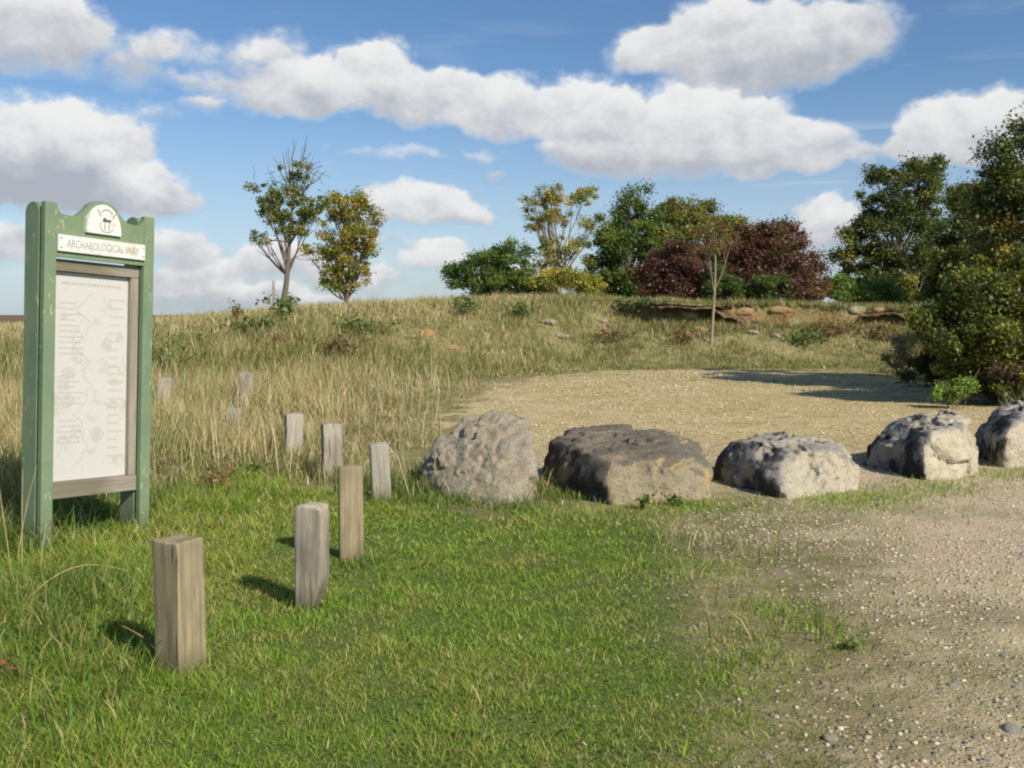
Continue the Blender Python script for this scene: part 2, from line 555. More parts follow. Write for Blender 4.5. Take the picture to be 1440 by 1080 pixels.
hgt = t.m('ADD', t.m('MULTIPLY', nf, .6), t.m('MULTIPLY', t.m('MULTIPLY', t.m('ADD', st1, t.m('MULTIPLY', st2, 1.6)), grav), .5))
hgt = t.m('ADD', hgt, t.m('MULTIPLY', nm, 1.6))
princ(t, out, colr, .95, hgt, .8, .022, .1)
ground = tag(link('ground', gme, gm), 'ground with turf, gravel parking area and low grassy bank', 'ground', kind='structure')


# ------------------------------------------------------------------ grass
def in_view(x, y, m=1.2, top=60):
    return (np.abs(x) < .515 * y * 1.06 + m)


def scatter(dens, x0, x1, y0, y1, dmax):
    n = int(dmax * (x1 - x0) * (y1 - y0))
    x = RNG.uniform(x0, x1, n); y = RNG.uniform(y0, y1, n)
    k = in_view(x, y); x, y = x[k], y[k]
    d = dens(x, y)
    k = RNG.uniform(0, dmax, len(x)) < d
    return x[k], y[k]


def blades(x, y, L, W, lean, col, tipcol=None, z=None, droop=.6):
    n = len(x)
    z = terrain(x, y) - .012 if z is None else z
    az = RNG.uniform(0, 2 * np.pi, n)
    la = RNG.uniform(0, 2 * np.pi, n)
    dx, dy = np.cos(la), np.sin(la)
    wx, wy = np.cos(az) * W * .5, np.sin(az) * W * .5
    V = np.zeros((n, 5, 3))
    ca = np.cos(lean); sa = np.sin(lean)
    b = np.stack([x, y, z], 1)
    mid = b + np.stack([dx * sa * L * .5, dy * sa * L * .5, ca * L * .55], 1)
    l2 = np.clip(lean * (1 + droop), 0, 1.75)
    tip = mid + np.stack([dx * np.sin(l2) * L * .5, dy * np.sin(l2) * L * .5, np.cos(l2) * L * .5], 1)
    w3 = np.stack([wx, wy, np.zeros(n)], 1)
    V[:, 0] = b - w3; V[:, 1] = b + w3
    V[:, 2] = mid - w3 * .8; V[:, 3] = mid + w3 * .8
    V[:, 4] = tip
    C = np.zeros((n, 5, 3))
    tipcol = col if tipcol is None else tipcol
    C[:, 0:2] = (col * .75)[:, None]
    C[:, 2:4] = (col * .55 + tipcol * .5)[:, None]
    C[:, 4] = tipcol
    i = np.arange(n)[:, None] * 5
    return V.reshape(-1, 3), i + np.array([[0, 1, 3, 2]]), i + np.array([[2, 3, 4]]), C.reshape(-1, 3)


def on_bank(px, py):
    """walk along the view direction until it meets the terrain"""
    d = ray(px, py)
    ys = np.linspace(12, 60, 900)
    tt = ys / d[1]
    zz = HC + d[2] * tt
    h = terrain(d[0] * tt, ys)
    hit = np.argmax(zz <= h + .02)
    return np.array([d[0] * tt[hit], ys[hit], h[hit]])


outc = [(600, 470, .36, .22, 'o', 'round orange earth patch left of the bare streak on the bank'), (630, 490, .55, .14, 'o', 'orange sandy streak running down the grassy bank'), (575, 475, .42, .12, 'c', 'grey flat stone showing beside the orange earth patch'),
        (770, 456, .36, .24, 'c', 'cream rock outcrop high on the middle of the bank'), (790, 475, .32, .18, 'c', 'lower cream rock lump on the middle of the bank'), (845, 452, .3, .15, 'c', 'small greyish rock showing right of the cream outcrop'),
        (942, 446, .3, .26, 'o', 'orange broken rock at the left end of the eroded lip'), (968, 444, .5, .24, 'c', 'grey rubble under the dark red bush'), (985, 466, .34, .2, 'o', 'tan rock beside the pale sapling foot'),
        (1045, 441, .6, .2, 'o', 'long orange ledge under the eroded lip'), (1100, 441, .75, .2, 'o', 'orange ledge below the red bushes, right half of the lip'), (1060, 470, .4, .18, 'c', 'tan rock patch low on the right bank'), (1095, 474, .36, .18, 'c', 'brownish rock patch at the foot of the right bank'),
        (1205, 440, .42, .22, 'c', 'pale rubble at the right end of the eroded lip'), (1235, 437, .3, .18, 'o', 'small orange rock at the far right of the lip')]
OUTP = [(on_bank(q[0], q[1]), q[2]) for q in outc]


def open_rock(x, y):
    d = np.ones_like(x)
    for p_, w_ in OUTP:
        r_ = np.hypot((x - p_[0]) / (w_ + .25), (y - p_[1] + .45) / 1.0)
        d = np.minimum(d, .22 + .78 * sstep(.5, 1.0, r_))
    return d


class Grass:
    def __init__(s): s.p = []; s.n = 0

    def add(s, *a, **k):
        V, q, tr, C = blades(*a, **k)
        s.p.append((V, q + s.n, tr + s.n, C)); s.n += len(V)

    def build(s, name, label, cat):
        me = np_mesh(name, np.concatenate([p[0] for p in s.p]), [np.concatenate([p[1] for p in s.p]), np.concatenate([p[2] for p in s.p])],
                     np.concatenate([p[3] for p in s.p]))
        return tag(link(name, me, BLADE), label, cat, kind='stuff')


def pal(cols, w, n):
    cols = np.asarray(cols, float)
    w = np.asarray(w, float)
    if w.ndim == 1: w = np.tile(w, (n, 1))
    c = np.cumsum(w / w.sum(1, keepdims=True), 1)
    k = np.minimum((RNG.uniform(0, 1, n)[:, None] > c).sum(1), len(cols) - 1)
    r = cols[k]
    return r * RNG.uniform(.72, 1.28, (n, 1)) * RNG.uniform(.93, 1.07, (n, 3))


LAWN_PAL = [(.22, .35, .035), (.30, .40, .048), (.13, .235, .026), (.34, .34, .08), (.55, .45, .21)]
TALL_PAL = [(.60, .485, .275), (.46, .38, .20), (.35, .335, .125), (.225, .26, .07), (.12, .17, .036), (.29, .185, .10), (.72, .62, .40)]

g = Grass()
def lawn_d(x, y):
    s = sdist(LAWN, x, y) + (n2(x, y, 1.2, 3, 31) - .5) * 1.5 + (n2(x, y, 5, 2, 32) - .5) * .5
    edge = sstep(-.35, .45, s)
    patch = (.88 + .12 * sstep(.3, .6, n2(x, y, 2.2, 3, 33))) * (.7 + .3 * sstep(.30, .45, n2(x, y, 9, 2, 34)))
    right = 1 - .80 * sstep(-.25, 1.1, x - (.55 + (y - 3.5) * .03)) * (.45 + 1.1 * sstep(.35, .6, n2(x, y, 1.7, 3, 36)))
    return edge * patch * np.clip(right, 0.03, 1)
for (y0, y1, D, w) in ((2.7, 4.6, 19000, .0038), (4.6, 6.6, 12500, .005), (6.6, 10.5, 6500, .0072)):
    x, y = scatter(lambda a, b: D * lawn_d(a, b), -6.5, 2.6, y0, y1, D)
    n = len(x)
    v = n2(x, y, 1.6, 3, 41)
    v2 = n2(x, y, 4.5, 2, 42)
    left = sstep(-.9, -2.6, x + (y - 4) * .12)
    drypatch = np.clip(sstep(.50, .64, v) * 1.1 + left * .55 + .5 * sstep(.60, .7, n2(x, y, 3.1, 2, 44)), 0, 1.5)
    W_ = np.stack([1 - .6 * drypatch, .8 + 0 * v, .55 + .7 * sstep(.55, .35, v2), .35 + drypatch * .9, .045 + drypatch * .40], 1)
    c = pal(LAWN_PAL, W_, n)
    L = RNG.uniform(.022, .058, n) * (.45 + 1.3 * v2 ** 1.3) * (1 + 1.1 * (RNG.uniform(size=n) > .985)) * (1 + left * 1.5) * (1 + .5 * sstep(6.5, 8.5, y))
    g.add(x, y, L, RNG.uniform(.6, 1.3, n) * w, RNG.uniform(.3, 1.25, n), c, c * np.array([1.08, 1.08, .9]))
x, y = scatter(lambda a, b: 160 * sstep(.1, .5, sdist(LAWN, a, b)) * sstep(.5, .62, n2(a, b, 1.3, 3, 47)), -5, 1.5, 2.7, 8, 160)
n = len(x)
c = pal([(.10, .19, .04), (.07, .14, .03), (.30, .22, .11), (.22, .15, .08)], [1, 1, .7, .5], n)
g.add(x, y, RNG.uniform(.02, .045, n), RNG.uniform(.010, .020, n), RNG.uniform(1.0, 1.5, n), c, c, z=terrain(x, y) + RNG.uniform(.01, .03, n))
# little tufts growing out of the gravel and dirt
for _ in range(260):
    ty_ = RNG.uniform(2.8, 9); tx_ = RNG.uniform(-.2, 3.6)
    e_ = float(sdist(GRAVEL, np.array([tx_]), np.array([ty_]))[0])
    if not -.7 < e_ < 1.3 or RNG.uniform() < max(0, e_) * .6: continue
    k = int(RNG.uniform(12, 90)); r = RNG.uniform(.02, .09)
    x = RNG.normal(tx_, r * 1.4, k); y = RNG.normal(ty_, r, k)
    c = pal(LAWN_PAL, [1, .8, 1, .8, .4], k) * RNG.uniform(.7, 1.05)
    g.add(x, y, RNG.uniform(.012, .045, k), RNG.uniform(.003, .007, k), RNG.uniform(.4, 1.4, k), c, c)
for (px, py, r, k) in ((1110, 868, .16, 500), (1192, 912, .06, 160), (1060, 932, .10, 260), (1150, 885, .12, 250), (1010, 960, .12, 200), (1075, 850, .1, 140), (1040, 900, .12, 160),
                       (930, 800, .25, 700), (985, 800, .2, 300), (1225, 702, .32, 1500), (1175, 708, .25, 900), (1250, 700, .2, 300), (950, 712, .2, 700), (1335, 684, .25, 800), (1300, 690, .2, 500),
                       (1390, 668, .2, 500), (1440, 664, .2, 400), (1060, 712, .3, 500), (980, 712, .2, 600), (1100, 940, .2, 120), (1000, 1040, .25, 200), (890, 716, .3, 700)):
    b = gp(px, py)
    x = RNG.normal(b[0], r, k); y = RNG.normal(b[1], r * 1.1, k)
    c = pal(LAWN_PAL, [1, 1, .6, .5, .15], k)
    g.add(x, y, RNG.uniform(.03, .085, k), RNG.uniform(.004, .008, k), RNG.uniform(.2, 1.1, k), c)
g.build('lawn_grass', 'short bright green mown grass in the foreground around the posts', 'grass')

g = Grass()
def tall_d(x, y):
    s = -sdist(LAWN, x, y) + (n2(x, y, 1.0, 3, 51) - .5) * 1.0
    q = -sdist(GRAVEL, x, y) + (n2(x, y, .9, 3, 52) - .5) * 3.2
    clear = np.hypot((x + 2.75) / 1.15, (y - 6.75) / .85)
    pc_ = gp(347, 580); pclear = np.hypot((x - pc_[0]) / .3, (y - pc_[1] + .9) / 1.2)
    return (.15 + .85 * sstep(.7, 1.1, pclear)) * sstep(.8, 1.15, clear) * open_rock(x, y) * sstep(-.1, .5, s) * sstep(-.1, .9, q) * (x < 3.0) * (.35 + .65 * sstep(.3, .55, n2(x, y, .9, 3, 53)))
for (y0, y1, D, w) in ((4.2, 9, 900, .0065), (9, 14, 650, .009), (14, 20, 420, .013), (20, 28, 260, .018)):
    x, y = scatter(lambda a, b: D * tall_d(a, b) * (b < yb(a) + 5), -16, 2.5, y0, y1, D)
    n = len(x)
    v = n2(x, y, .55, 3, 61); v2 = n2(x, y, 1.6, 3, 62)
    sl_ = -sdist(LAWN, x, y)
    greeny = sstep(1.6, .2, sl_) + .5 * sstep(.55, .7, v2)
    dark = sstep(.52, .66, v)
    nearlot = sstep(2.6, .5, -sdist(GRAVEL, x, y)) * sstep(9, 12, y)
    dark = np.clip(dark + .75 * sstep(-3.5, 0, y - yb(x)) * sstep(.35, .55, v2), 0, 1.3)
    W_ = np.stack([.9 - .55 * dark, .7 - .2 * dark, .55 + .5 * dark, .40 + .8 * greeny + .9 * dark, .12 + 1.3 * greeny + .7 * dark, .14 + .5 * dark, .40 - .3 * dark], 1)
    c = pal(TALL_PAL, np.clip(W_, .02, 9), n)
    L = RNG.uniform(.16, .42, n) * (.55 + .9 * v2) * (1 - .62 * nearlot) * (.6 + .5 * sstep(.1, 1.6, sl_)) * (1 + .45 * sstep(-2.5, -4.5, x))
    g.add(x, y, L, RNG.uniform(.6, 1.3, n) * w, RNG.uniform(.05, .65, n) + .4 * nearlot, c, c * np.array([1.15, 1.1, 1.0]))
# seed stalks standing above the rest
x, y = scatter(lambda a, b: 22 * tall_d(a, b), -14, 0, 6.5, 22, 22)
n = len(x)
c = pal(TALL_PAL, [1, .6, .2, .05, .02, .5, .6], n)
g.add(x, y, RNG.uniform(.4, .75, n), np.interp(y, [5, 22], [.006, .014]), RNG.uniform(.02, .4, n), c, c * .9, droop=1.2)
# rank grass round the feet of the notice board
for (px, py, r, k, hh) in ((40, 800, .2, 350, .07), (-5, 770, .25, 1000, .36), (5, 690, .5, 1500, .5), (120, 745, .3, 900, .12), (190, 740, .25, 700, .11), (140, 712, .35, 2200, .2), (250, 705, .4, 1500, .16),
                           (10, 880, .3, 1100, .26), (60, 850, .25, 800, .22), (30, 930, .3, 900, .18), (100, 830, .25, 600, .17), (165, 795, .2, 350, .13), (20, 1020, .3, 700, .15), (255, 948, .1, 160, .08), (490, 792, .12, 220, .09), (600, 690, .22, 900, .2), (560, 680, .25, 800, .2), (640, 705, .16, 600, .13), (770, 690, .15, 500, .15), (790, 700, .15, 400, .12),
                           (535, 705, .12, 300, .12), (720, 712, .14, 400, .1), (225, 938, .09, 200, .15), (470, 800, .12, 200, .1), (430, 852, .1, 150, .09)):
    b = gp(px, py)
    x = RNG.normal(b[0], r, k); y = RNG.normal(b[1], r, k)
    c = pal([(.10, .19, .025), (.15, .23, .035), (.07, .13, .02), (.24, .25, .06), (.42, .34, .16)], [1, 1, .5, .5, .35], k)
    g.add(x, y, RNG.uniform(.4, 1.1, k) * hh, RNG.uniform(.005, .009, k), RNG.uniform(.1, .8, k), c, c * 1.15, droop=1.0)
x, y = scatter(lambda a, b: 1500 * np.exp(-(sdist(GRAVEL, a, b) / .75) ** 2) * sstep(.35, .6, n2(a, b, 2.4, 3, 57)) * (b < 9), -1, 4, 2.7, 9, 1500)
n = len(x)
c = pal([(.50, .40, .20), (.36, .30, .12), (.62, .52, .30), (.16, .24, .04), (.22, .16, .09), (.24, .30, .06)], [1, 1, .5, .9, .8, .8], n)
g.add(x, y, RNG.uniform(.02, .07, n), RNG.uniform(.003, .007, n), RNG.uniform(.5, 1.5, n), c, c)
x, y = scatter(lambda a, b: 260 * sstep(-.6, .9, sdist(GRAVEL, a, b)) * sstep(9.3, 11, b) * (.15 + .85 * sstep(.40, .58, n2(a, b, .8, 3, 55))), -3, 13, 9.3, 31, 260)
n = len(x)
gp_ = sstep(.56, .66, n2(x, y, .5, 3, 56))
c = pal([(.62, .49, .25), (.50, .38, .185), (.72, .59, .34), (.22, .27, .06), (.28, .20, .095)], np.stack([1 - .6 * gp_, 1 - .5 * gp_, .8 - .5 * gp_, .08 + 1.6 * gp_, .6 + 0 * x], 1), n)
g.add(x, y, RNG.uniform(.03, .10, n), np.interp(y, [9, 30], [.012, .035]), RNG.uniform(.9, 1.5, n), c, c)
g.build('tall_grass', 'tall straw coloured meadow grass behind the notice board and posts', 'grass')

g = Grass()
def bank_d(x, y):
    q = -sdist(GRAVEL, x, y) + (n2(x, y, .6, 3, 71) - .5) * 2.6
    eps = .25
    sl = np.hypot(terrain(x + eps, y) - terrain(x, y), terrain(x, y + eps) - terrain(x, y)) / eps
    bare = sstep(.75, 1.0, sl) * (x > 1.5)
    hole = sstep(.60, .68, n2(x, y, .55, 3, 77)) * (x > -3) * (y > yb(x) + .8) * (y < yb(x) + 5)
    return open_rock(x, y) * sstep(-.2, .6, q) * (1 - .9 * bare) * (1 - .75 * hole) * (.4 + .6 * sstep(.3, .55, n2(x, y, .7, 3, 72)))
for (x0, x1, y0, y1, D, w) in ((-22, -2.5, 22, 40, 280, .017), (-3, 4, 25, 42, 320, .017), (4, 22, 27.5, 44, 300, .018)):
    x, y = scatter(lambda a, b: D * bank_d(a, b) * (b > yb(a) - 1.6), x0, x1, y0, y1, D)
    n = len(x)
    up = (y - yb(x)) / 7.0
    v = n2(x, y, .35, 3, 81); v2 = n2(x, y, 1.1, 3, 82)
    top = sstep(.75, 1.1, up)
    foot = sstep(.18, -.1, up)
    rt = sstep(0, 6, x)
    dark = np.clip(sstep(.44, .58, v) + .5 * sstep(.45, .6, v2), 0, 1.2) * (1 - .6 * top)
    W_ = np.stack([.55 + .9 * top * (1 - rt) - .35 * dark - .4 * rt, .6 + .3 * top - .2 * rt, .65 + .4 * dark + .3 * rt, .45 + .9 * dark + .8 * foot + .4 * rt, .25 + .6 * dark + 1.2 * foot + .15 * rt, .12 + .45 * dark + .3 * rt, .35 + .4 * top * (1 - rt) - .3 * dark], 1)
    c = pal(TALL_PAL, np.clip(W_, .02, 9), n)
    L = RNG.uniform(.13, .40, n) * (.5 + .9 * v2) * (1 - .5 * foot) * (1 - .25 * rt)
    g.add(x, y, L, RNG.uniform(.6, 1.3, n) * w, RNG.uniform(.05, .7, n), c, c * np.array([1.12, 1.1, 1.0]))
lipx = RNG.uniform(4.6, 14.4, 9500)
lipy = yb(lipx) + np.interp(lipx, [1, 5, 15], [6.5, 5, 5]) * .80 - (n2(lipx, yb(lipx), .35, 3, 5) - .5) * 2.2
lipy = lipy + RNG.choice([.0, -.03, .05, .3, -.45, -.65, -.85, -1.05, -1.2], len(lipx)) + RNG.normal(size=len(lipx)) * .14
c = pal(TALL_PAL, [.5, .6, 1, 1.2, .7, .6, .2], len(lipx))
g.add(lipx, lipy, RNG.uniform(.12, .42, len(lipx)), RNG.uniform(.012, .022, len(lipx)), RNG.uniform(.2, 1.3, len(lipx)), c, c, droop=1.0)
# plateau behind the crest, seen edge-on
x, y = scatter(lambda a, b: 22 + 0 * a, -40, 40, 40, 70, 22)
c = pal(TALL_PAL, [1, .7, .6, .4, .2, .1, .5], len(x))
g.add(x, y, RNG.uniform(.2, .5, len(x)), RNG.uniform(.02, .05, len(x)), RNG.uniform(.05, .6, len(x)), c)
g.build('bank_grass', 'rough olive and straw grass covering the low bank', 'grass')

g = Grass()
def verge_d(x, y):
    q = -sdist(GRAVEL, x, y) + (n2(x, y, .9, 3, 91) - .5) * 1.0
    return sstep(-.2, .7, q)
x, y = scatter(lambda a, b: 420 * verge_d(a, b) * (b < 27), 5.5, 16, 12, 27, 420)
n = len(x)
c = pal(TALL_PAL, [.5, .5, .6, .8, .9, .25, .3], n)
g.add(x, y, RNG.uniform(.15, .5, n) * (.5 + .9 * n2(x, y, 1.2, 3, 92)), RNG.uniform(.01, .018, n), RNG.uniform(.05, .6, n), c, c * 1.1)
g.build('verge_grass', 'rough grass and weeds under the bushes on the right', 'grass')

# ------------------------------------------------------------------ loose gravel
ICO = bmesh.new(); bmesh.ops.create_icosphere(ICO, subdivisions=1, radius=1)
ICO_V = np.array([v.co[:] for v in ICO.verts]); ICO_F = np.array([[v.index for v in f.verts] for f in ICO.faces]); ICO.free()
def peb_d(x, y):
    s = sdist(GRAVEL, x, y) + (n2(x, y, 1.2, 3, 101) - .5) * 1.6
    return sstep(-1.0, .4, s) * (1 + 0 * x) * (.18 + .82 * sstep(.38, .62, n2(x, y, 1.4, 4, 102)))
PV, PF, PC, pn = [], [], [], 0  # vertices, faces, colours
for (y0, y1, D, s0, s1_) in ((2.8, 5, 900, .004, .010), (5, 8, 620, .005, .011), (8, 12, 260, .007, .013), (12, 20, 110, .010, .020), (20, 30, 40, .014, .03)):
    x, y = scatter(lambda a, b: D * peb_d(a, b), -.5, 8, y0, y1, D)
    n = len(x)
    r = s0 + (s1_ - s0) * RNG.uniform(0, 1, n) ** 2.5 * 1.6
    sc = np.stack([r * RNG.uniform(.8, 1.5, n), r * RNG.uniform(.8, 1.3, n), r * RNG.uniform(.35, .7, n)], 1)
    a = RNG.uniform(0, 6.28, n)
    v = ICO_V[None] * (1 + RNG.uniform(-.22, .22, (n, len(ICO_V), 1))) * sc[:, None]
    ca, sa = np.cos(a)[:, None], np.sin(a)[:, None]
    v = np.stack([v[..., 0] * ca - v[..., 1] * sa, v[..., 0] * sa + v[..., 1] * ca, v[..., 2]], -1)
    v += np.stack([x, y, terrain(x, y) + r * .12], 1)[:, None]
    c = pal([(.50, .425, .28), (.46, .38, .235), (.40, .335, .22), (.60, .53, .38), (.42, .365, .27)], [1, 1, .8, .22, .2], n)
    c = c * (.55 + .45 * sstep(-.4, .5, sdist(GRAVEL, x, y)))[:, None]
    PV.append(v.reshape(-1, 3)); PC.append(np.repeat(c, len(ICO_V), 0))
    PF.append((np.arange(n)[:, None, None] * len(ICO_V) + ICO_F[None]).reshape(-1, 3) + pn)
    pn += n * len(ICO_V)
pm, t, out = new_mat('pebble_stone')
princ(t, out, t.n('ShaderNodeAttribute', attribute_name='Col').outputs['Color'], .9)
tag(link('loose_gravel', np_mesh('loose_gravel', np.concatenate(PV), [np.concatenate(PF)], np.concatenate(PC)), pm),
    'pale crushed limestone pebbles scattered over the track', 'gravel', kind='stuff')


# ------------------------------------------------------------------ rocks
def hull_rock(points, sub=6, p=16, rough=.03, seed=0, bottom=-.2, smooth=6, chips=10, fac=.25):
    pts = np.asarray(points, float)
    low = pts[pts[:, 2] < np.percentile(pts[:, 2], 45)].copy(); low[:, 2] = bottom
    pts = np.concatenate([pts, low])
    c = (pts.max(0) + pts.min(0)) / 2
    bm = bmesh.new()
    for q in pts - c: bm.verts.new(q)
    bmesh.ops.convex_hull(bm, input=bm.verts)
    planes = []
    bm.normal_update()
    for f in bm.faces:
        nrm = np.array(f.normal); d = nrm @ np.array(f.verts[0].co)
        if d < 0: nrm, d = -nrm, -d
        if d < 1e-4 or f.calc_area() < 1e-4: continue
        for pl in planes:
            if pl[0] @ nrm > .975:
                w = f.calc_area()
                pl[1] = (pl[1] * pl[2] + d * w) / (pl[2] + w); pl[2] += w
                break
        else: planes.append([nrm, d, f.calc_area()])
    bm.free()
    bm = bmesh.new(); bmesh.ops.create_icosphere(bm, subdivisions=sub, radius=1)
    D = np.array([v.co[:] for v in bm.verts]); Fc = np.array([[v.index for v in f.verts] for f in bm.faces]); bm.free()
    rs = np.random.default_rng(seed + 500)
    sup0 = np.min([np.where(D @ q[0] > 1e-6, q[1] / np.maximum(D @ q[0], 1e-6), 1e9) for q in planes], 0)
    for j in rs.choice(len(D), chips, replace=False):
        q = D[j] + rs.normal(size=3) * .18; q /= np.linalg.norm(q)
        hs_ = (D * sup0[:, None] @ q).max()
        planes.append([q, hs_ * rs.uniform(.955, .985), 1])
    acc = 0
    for nrm, d, _ in planes: acc = acc + np.clip(D @ nrm / d, 0, None) ** p
    r = acc ** (-1 / p)
    P = D * r[:, None]
    E = np.concatenate([Fc[:, [0, 1]], Fc[:, [1, 2]], Fc[:, [2, 0]]])
    deg = np.bincount(E[:, 0], minlength=len(P)).astype(float)
    for _ in range(smooth):
        acc_ = np.stack([np.bincount(E[:, 0], P[E[:, 1], q], len(P)) for q in range(3)], 1)
        P = .5 * P + .5 * acc_ / deg[:, None]
    n1 = fbm(P * 2.1 + seed * 5.1, 4, seed) - .5
    nn2 = fbm(P * 7 + seed, 4, seed + 9, .6) - .5
    rid = 1 - np.abs(2 * fbm(P * np.array([3, 3, 4.5]) + 40 + seed, 3, seed + 21) - 1)
    wob = (np.stack([fbm(P * 5 + 9 * k, 2, seed + 60 + k) for k in range(3)], 1) - .5) * .16
    P = P + D * (facets(P + wob, 2.0, seed + 30) * .26 + facets(P + wob * .5, 5.0, seed + 44) * .26)[:, None] * min(1, rough / .02) * fac
    n3_ = fbm(P * 22 + seed, 3, seed + 5, .6) - .5
    P = P + D * (n1 * rough * .9 + nn2 * rough * 1.5 + n3_ * rough * 1.3 - (rid > .93) * (rid - .93) * rough * 16)[:, None]
    return P, Fc, c


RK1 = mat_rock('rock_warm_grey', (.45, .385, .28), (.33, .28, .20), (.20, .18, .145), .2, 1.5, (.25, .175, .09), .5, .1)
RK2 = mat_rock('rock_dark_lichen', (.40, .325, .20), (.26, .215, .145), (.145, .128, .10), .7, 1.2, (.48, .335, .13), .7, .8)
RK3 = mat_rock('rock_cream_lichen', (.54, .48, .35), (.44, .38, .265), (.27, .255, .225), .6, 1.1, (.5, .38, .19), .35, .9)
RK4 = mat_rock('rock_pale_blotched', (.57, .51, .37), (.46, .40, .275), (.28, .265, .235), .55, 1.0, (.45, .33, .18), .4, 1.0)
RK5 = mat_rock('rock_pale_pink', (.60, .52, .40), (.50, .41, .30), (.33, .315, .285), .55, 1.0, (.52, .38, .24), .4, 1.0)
boulders = [
    ('boulder', 'leftmost rough grey-brown boulder with a pointed wedge outline by the dry grass', RK1,
     [(690, 716, 8.22), (722, 710, 8.28), (749, 665, 8.45), (752, 612, 8.75), (738, 588, 9.1), (700, 583, 9.2), (655, 587, 9.2), (640, 600, 9.1), (598, 650, 8.95), (593, 668, 8.9),
      (640, 695, 8.45), (660, 600, 9.8), (738, 602, 9.7), (612, 660, 9.5), (746, 680, 9.2), (690, 640, 8.55)], 3, .027),
    ('boulder', 'widest dark lichen-topped boulder with ochre stained front', RK2,
     [(858, 718, 8.15), (852, 652, 8.3), (768, 672, 9.1), (768, 650, 9.2), (780, 622, 9.3), (805, 603, 9.6), (860, 603, 9.8), (940, 609, 9.6), (975, 622, 9.3), (1000, 652, 8.95), (1004, 688, 8.65),
      (985, 705, 8.45), (930, 712, 8.3), (880, 650, 8.35), (940, 642, 8.5), (990, 650, 8.75), (800, 640, 10.2), (975, 640, 10.0)], 3, .020),
    ('boulder', 'cream boulder with dark undercut left end and grass at its right foot', RK3,
     [(1108, 702, 8.45), (1213, 692, 8.85), (1215, 680, 8.9), (1196, 645, 9.0), (1172, 613, 9.5), (1100, 607, 9.7), (1035, 612, 9.8), (1005, 640, 9.6), (1004, 655, 9.55), (1048, 616, 9.35), (1050, 650, 8.95),
      (1092, 676, 8.5), (1012, 686, 9.5), (1112, 636, 8.75), (1165, 632, 8.95), (1200, 650, 10.0), (1030, 650, 10.3)], 3, .023),
    ('boulder', 'rounded boulder with black blotched left flank and one pale cream facet', RK4,
     [(1302, 681, 9.3), (1300, 618, 9.5), (1213, 655, 10.4), (1215, 630, 10.5), (1262, 590, 10.6), (1300, 580, 10.5), (1352, 590, 10.3), (1370, 605, 10.1), (1379, 640, 9.9), (1378, 665, 9.85), (1345, 679, 9.45),
      (1352, 603, 9.8), (1312, 612, 9.55), (1360, 620, 11.2), (1245, 620, 11.4)], 3, .021),
    ('boulder', 'rightmost boulder cut by the frame edge with a flat pinkish face', RK5,
     [(1412, 660, 10.1), (1418, 598, 10.25), (1377, 645, 11.0), (1376, 605, 11.1), (1398, 573, 11.2), (1440, 558, 11.3), (1500, 562, 11.1), (1540, 600, 10.7), (1540, 650, 10.45), (1480, 658, 10.2),
      (1432, 592, 10.3), (1500, 592, 10.4), (1500, 600, 12.2), (1400, 600, 12.2)], 3, .018),
]
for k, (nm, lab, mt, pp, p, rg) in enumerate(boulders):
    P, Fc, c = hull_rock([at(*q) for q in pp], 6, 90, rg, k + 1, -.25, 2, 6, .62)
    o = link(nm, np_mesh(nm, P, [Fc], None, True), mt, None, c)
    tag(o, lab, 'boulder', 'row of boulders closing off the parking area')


def small_rock(name, label, cat, group, pos_, size, mt, seed, sub=3, rough=.06, rot=0.0):
    r = np.random.default_rng(seed)
    pts = []
    for _ in range(14):
        d = r.normal(size=3); d /= np.linalg.norm(d)
        pts.append(d * np.array(size) * r.uniform(.85, 1.1))
    P, Fc, c = hull_rock(pts, sub, 20, rough * min(size), seed, -size[2])
    o = link(name, np_mesh(name, P, [Fc], None, False), mt, None, pos_)
    o.rotation_euler = (0, 0, rot)
    return tag(o, label, cat, group)


STONE = mat_rock('stone_pale', (.55, .49, .37), (.42, .36, .26), (.30, .27, .22), .2, 6)
STONEG = mat_rock('stone_grey', (.52, .47, .38), (.44, .39, .31), (.38, .34, .27), .1, 6)
stones = [(1100, 797, .045, STONE, 'pale fist sized stone lying alone in dirt below the cream boulder'), (1160, 805, .03, STONE, 'small white stone on gravel right of the fist sized stone'), (1340, 964, .05, STONEG, 'grey embedded stone on the track at lower right'),
          (1430, 966, .05, STONEG, 'dark grey stone at the right frame edge'), (1412, 922, .035, STONEG, 'thin grey stone on the bare track'), (1165, 1040, .055, STONE, 'broad flat pale stone near the bottom edge in gravel'), (1080, 1066, .045, STONE, 'pale stone beside the grass at the bottom edge'),
          (1160, 962, .035, STONE, 'flat pale stone in a cluster of grit'), (1425, 1026, .07, STONEG, 'largest flat bluish grey stone in bottom right corner'), (1130, 985, .025, STONE, 'small bright white stone in the lower dirt'),
          (1376, 1036, .035, STONE, 'orange tinted pale stone near bottom right'), (1265, 853, .03, STONEG, 'small grey stone in the middle of the gravel'), (970, 738, .04, STONE, 'pale stone at the grass edge below the wide boulder'), (1392, 872, .04, STONEG, 'low grey stone at the upper right of the track')]
for k, (px, py, s, mt, lab) in enumerate(stones):
    b = gp(px, py)
    small_rock('loose_stone', lab, 'stone', 'loose stones lying on the gravel', (b[0], b[1], gz(b[0], b[1]) - s * .08), (s * 1.2, s * .85, s * .5), mt, 50 + k, 3, .12, k * 1.3)

ORANGE = mat_rock('orange_subsoil', (.46, .30, .14), (.36, .22, .10), (.24, .16, .09), .15, 2.5)
CREAMR = mat_rock('cream_subsoil', (.42, .36, .24), (.30, .25, .16), (.20, .17, .11), .2, 1.5)


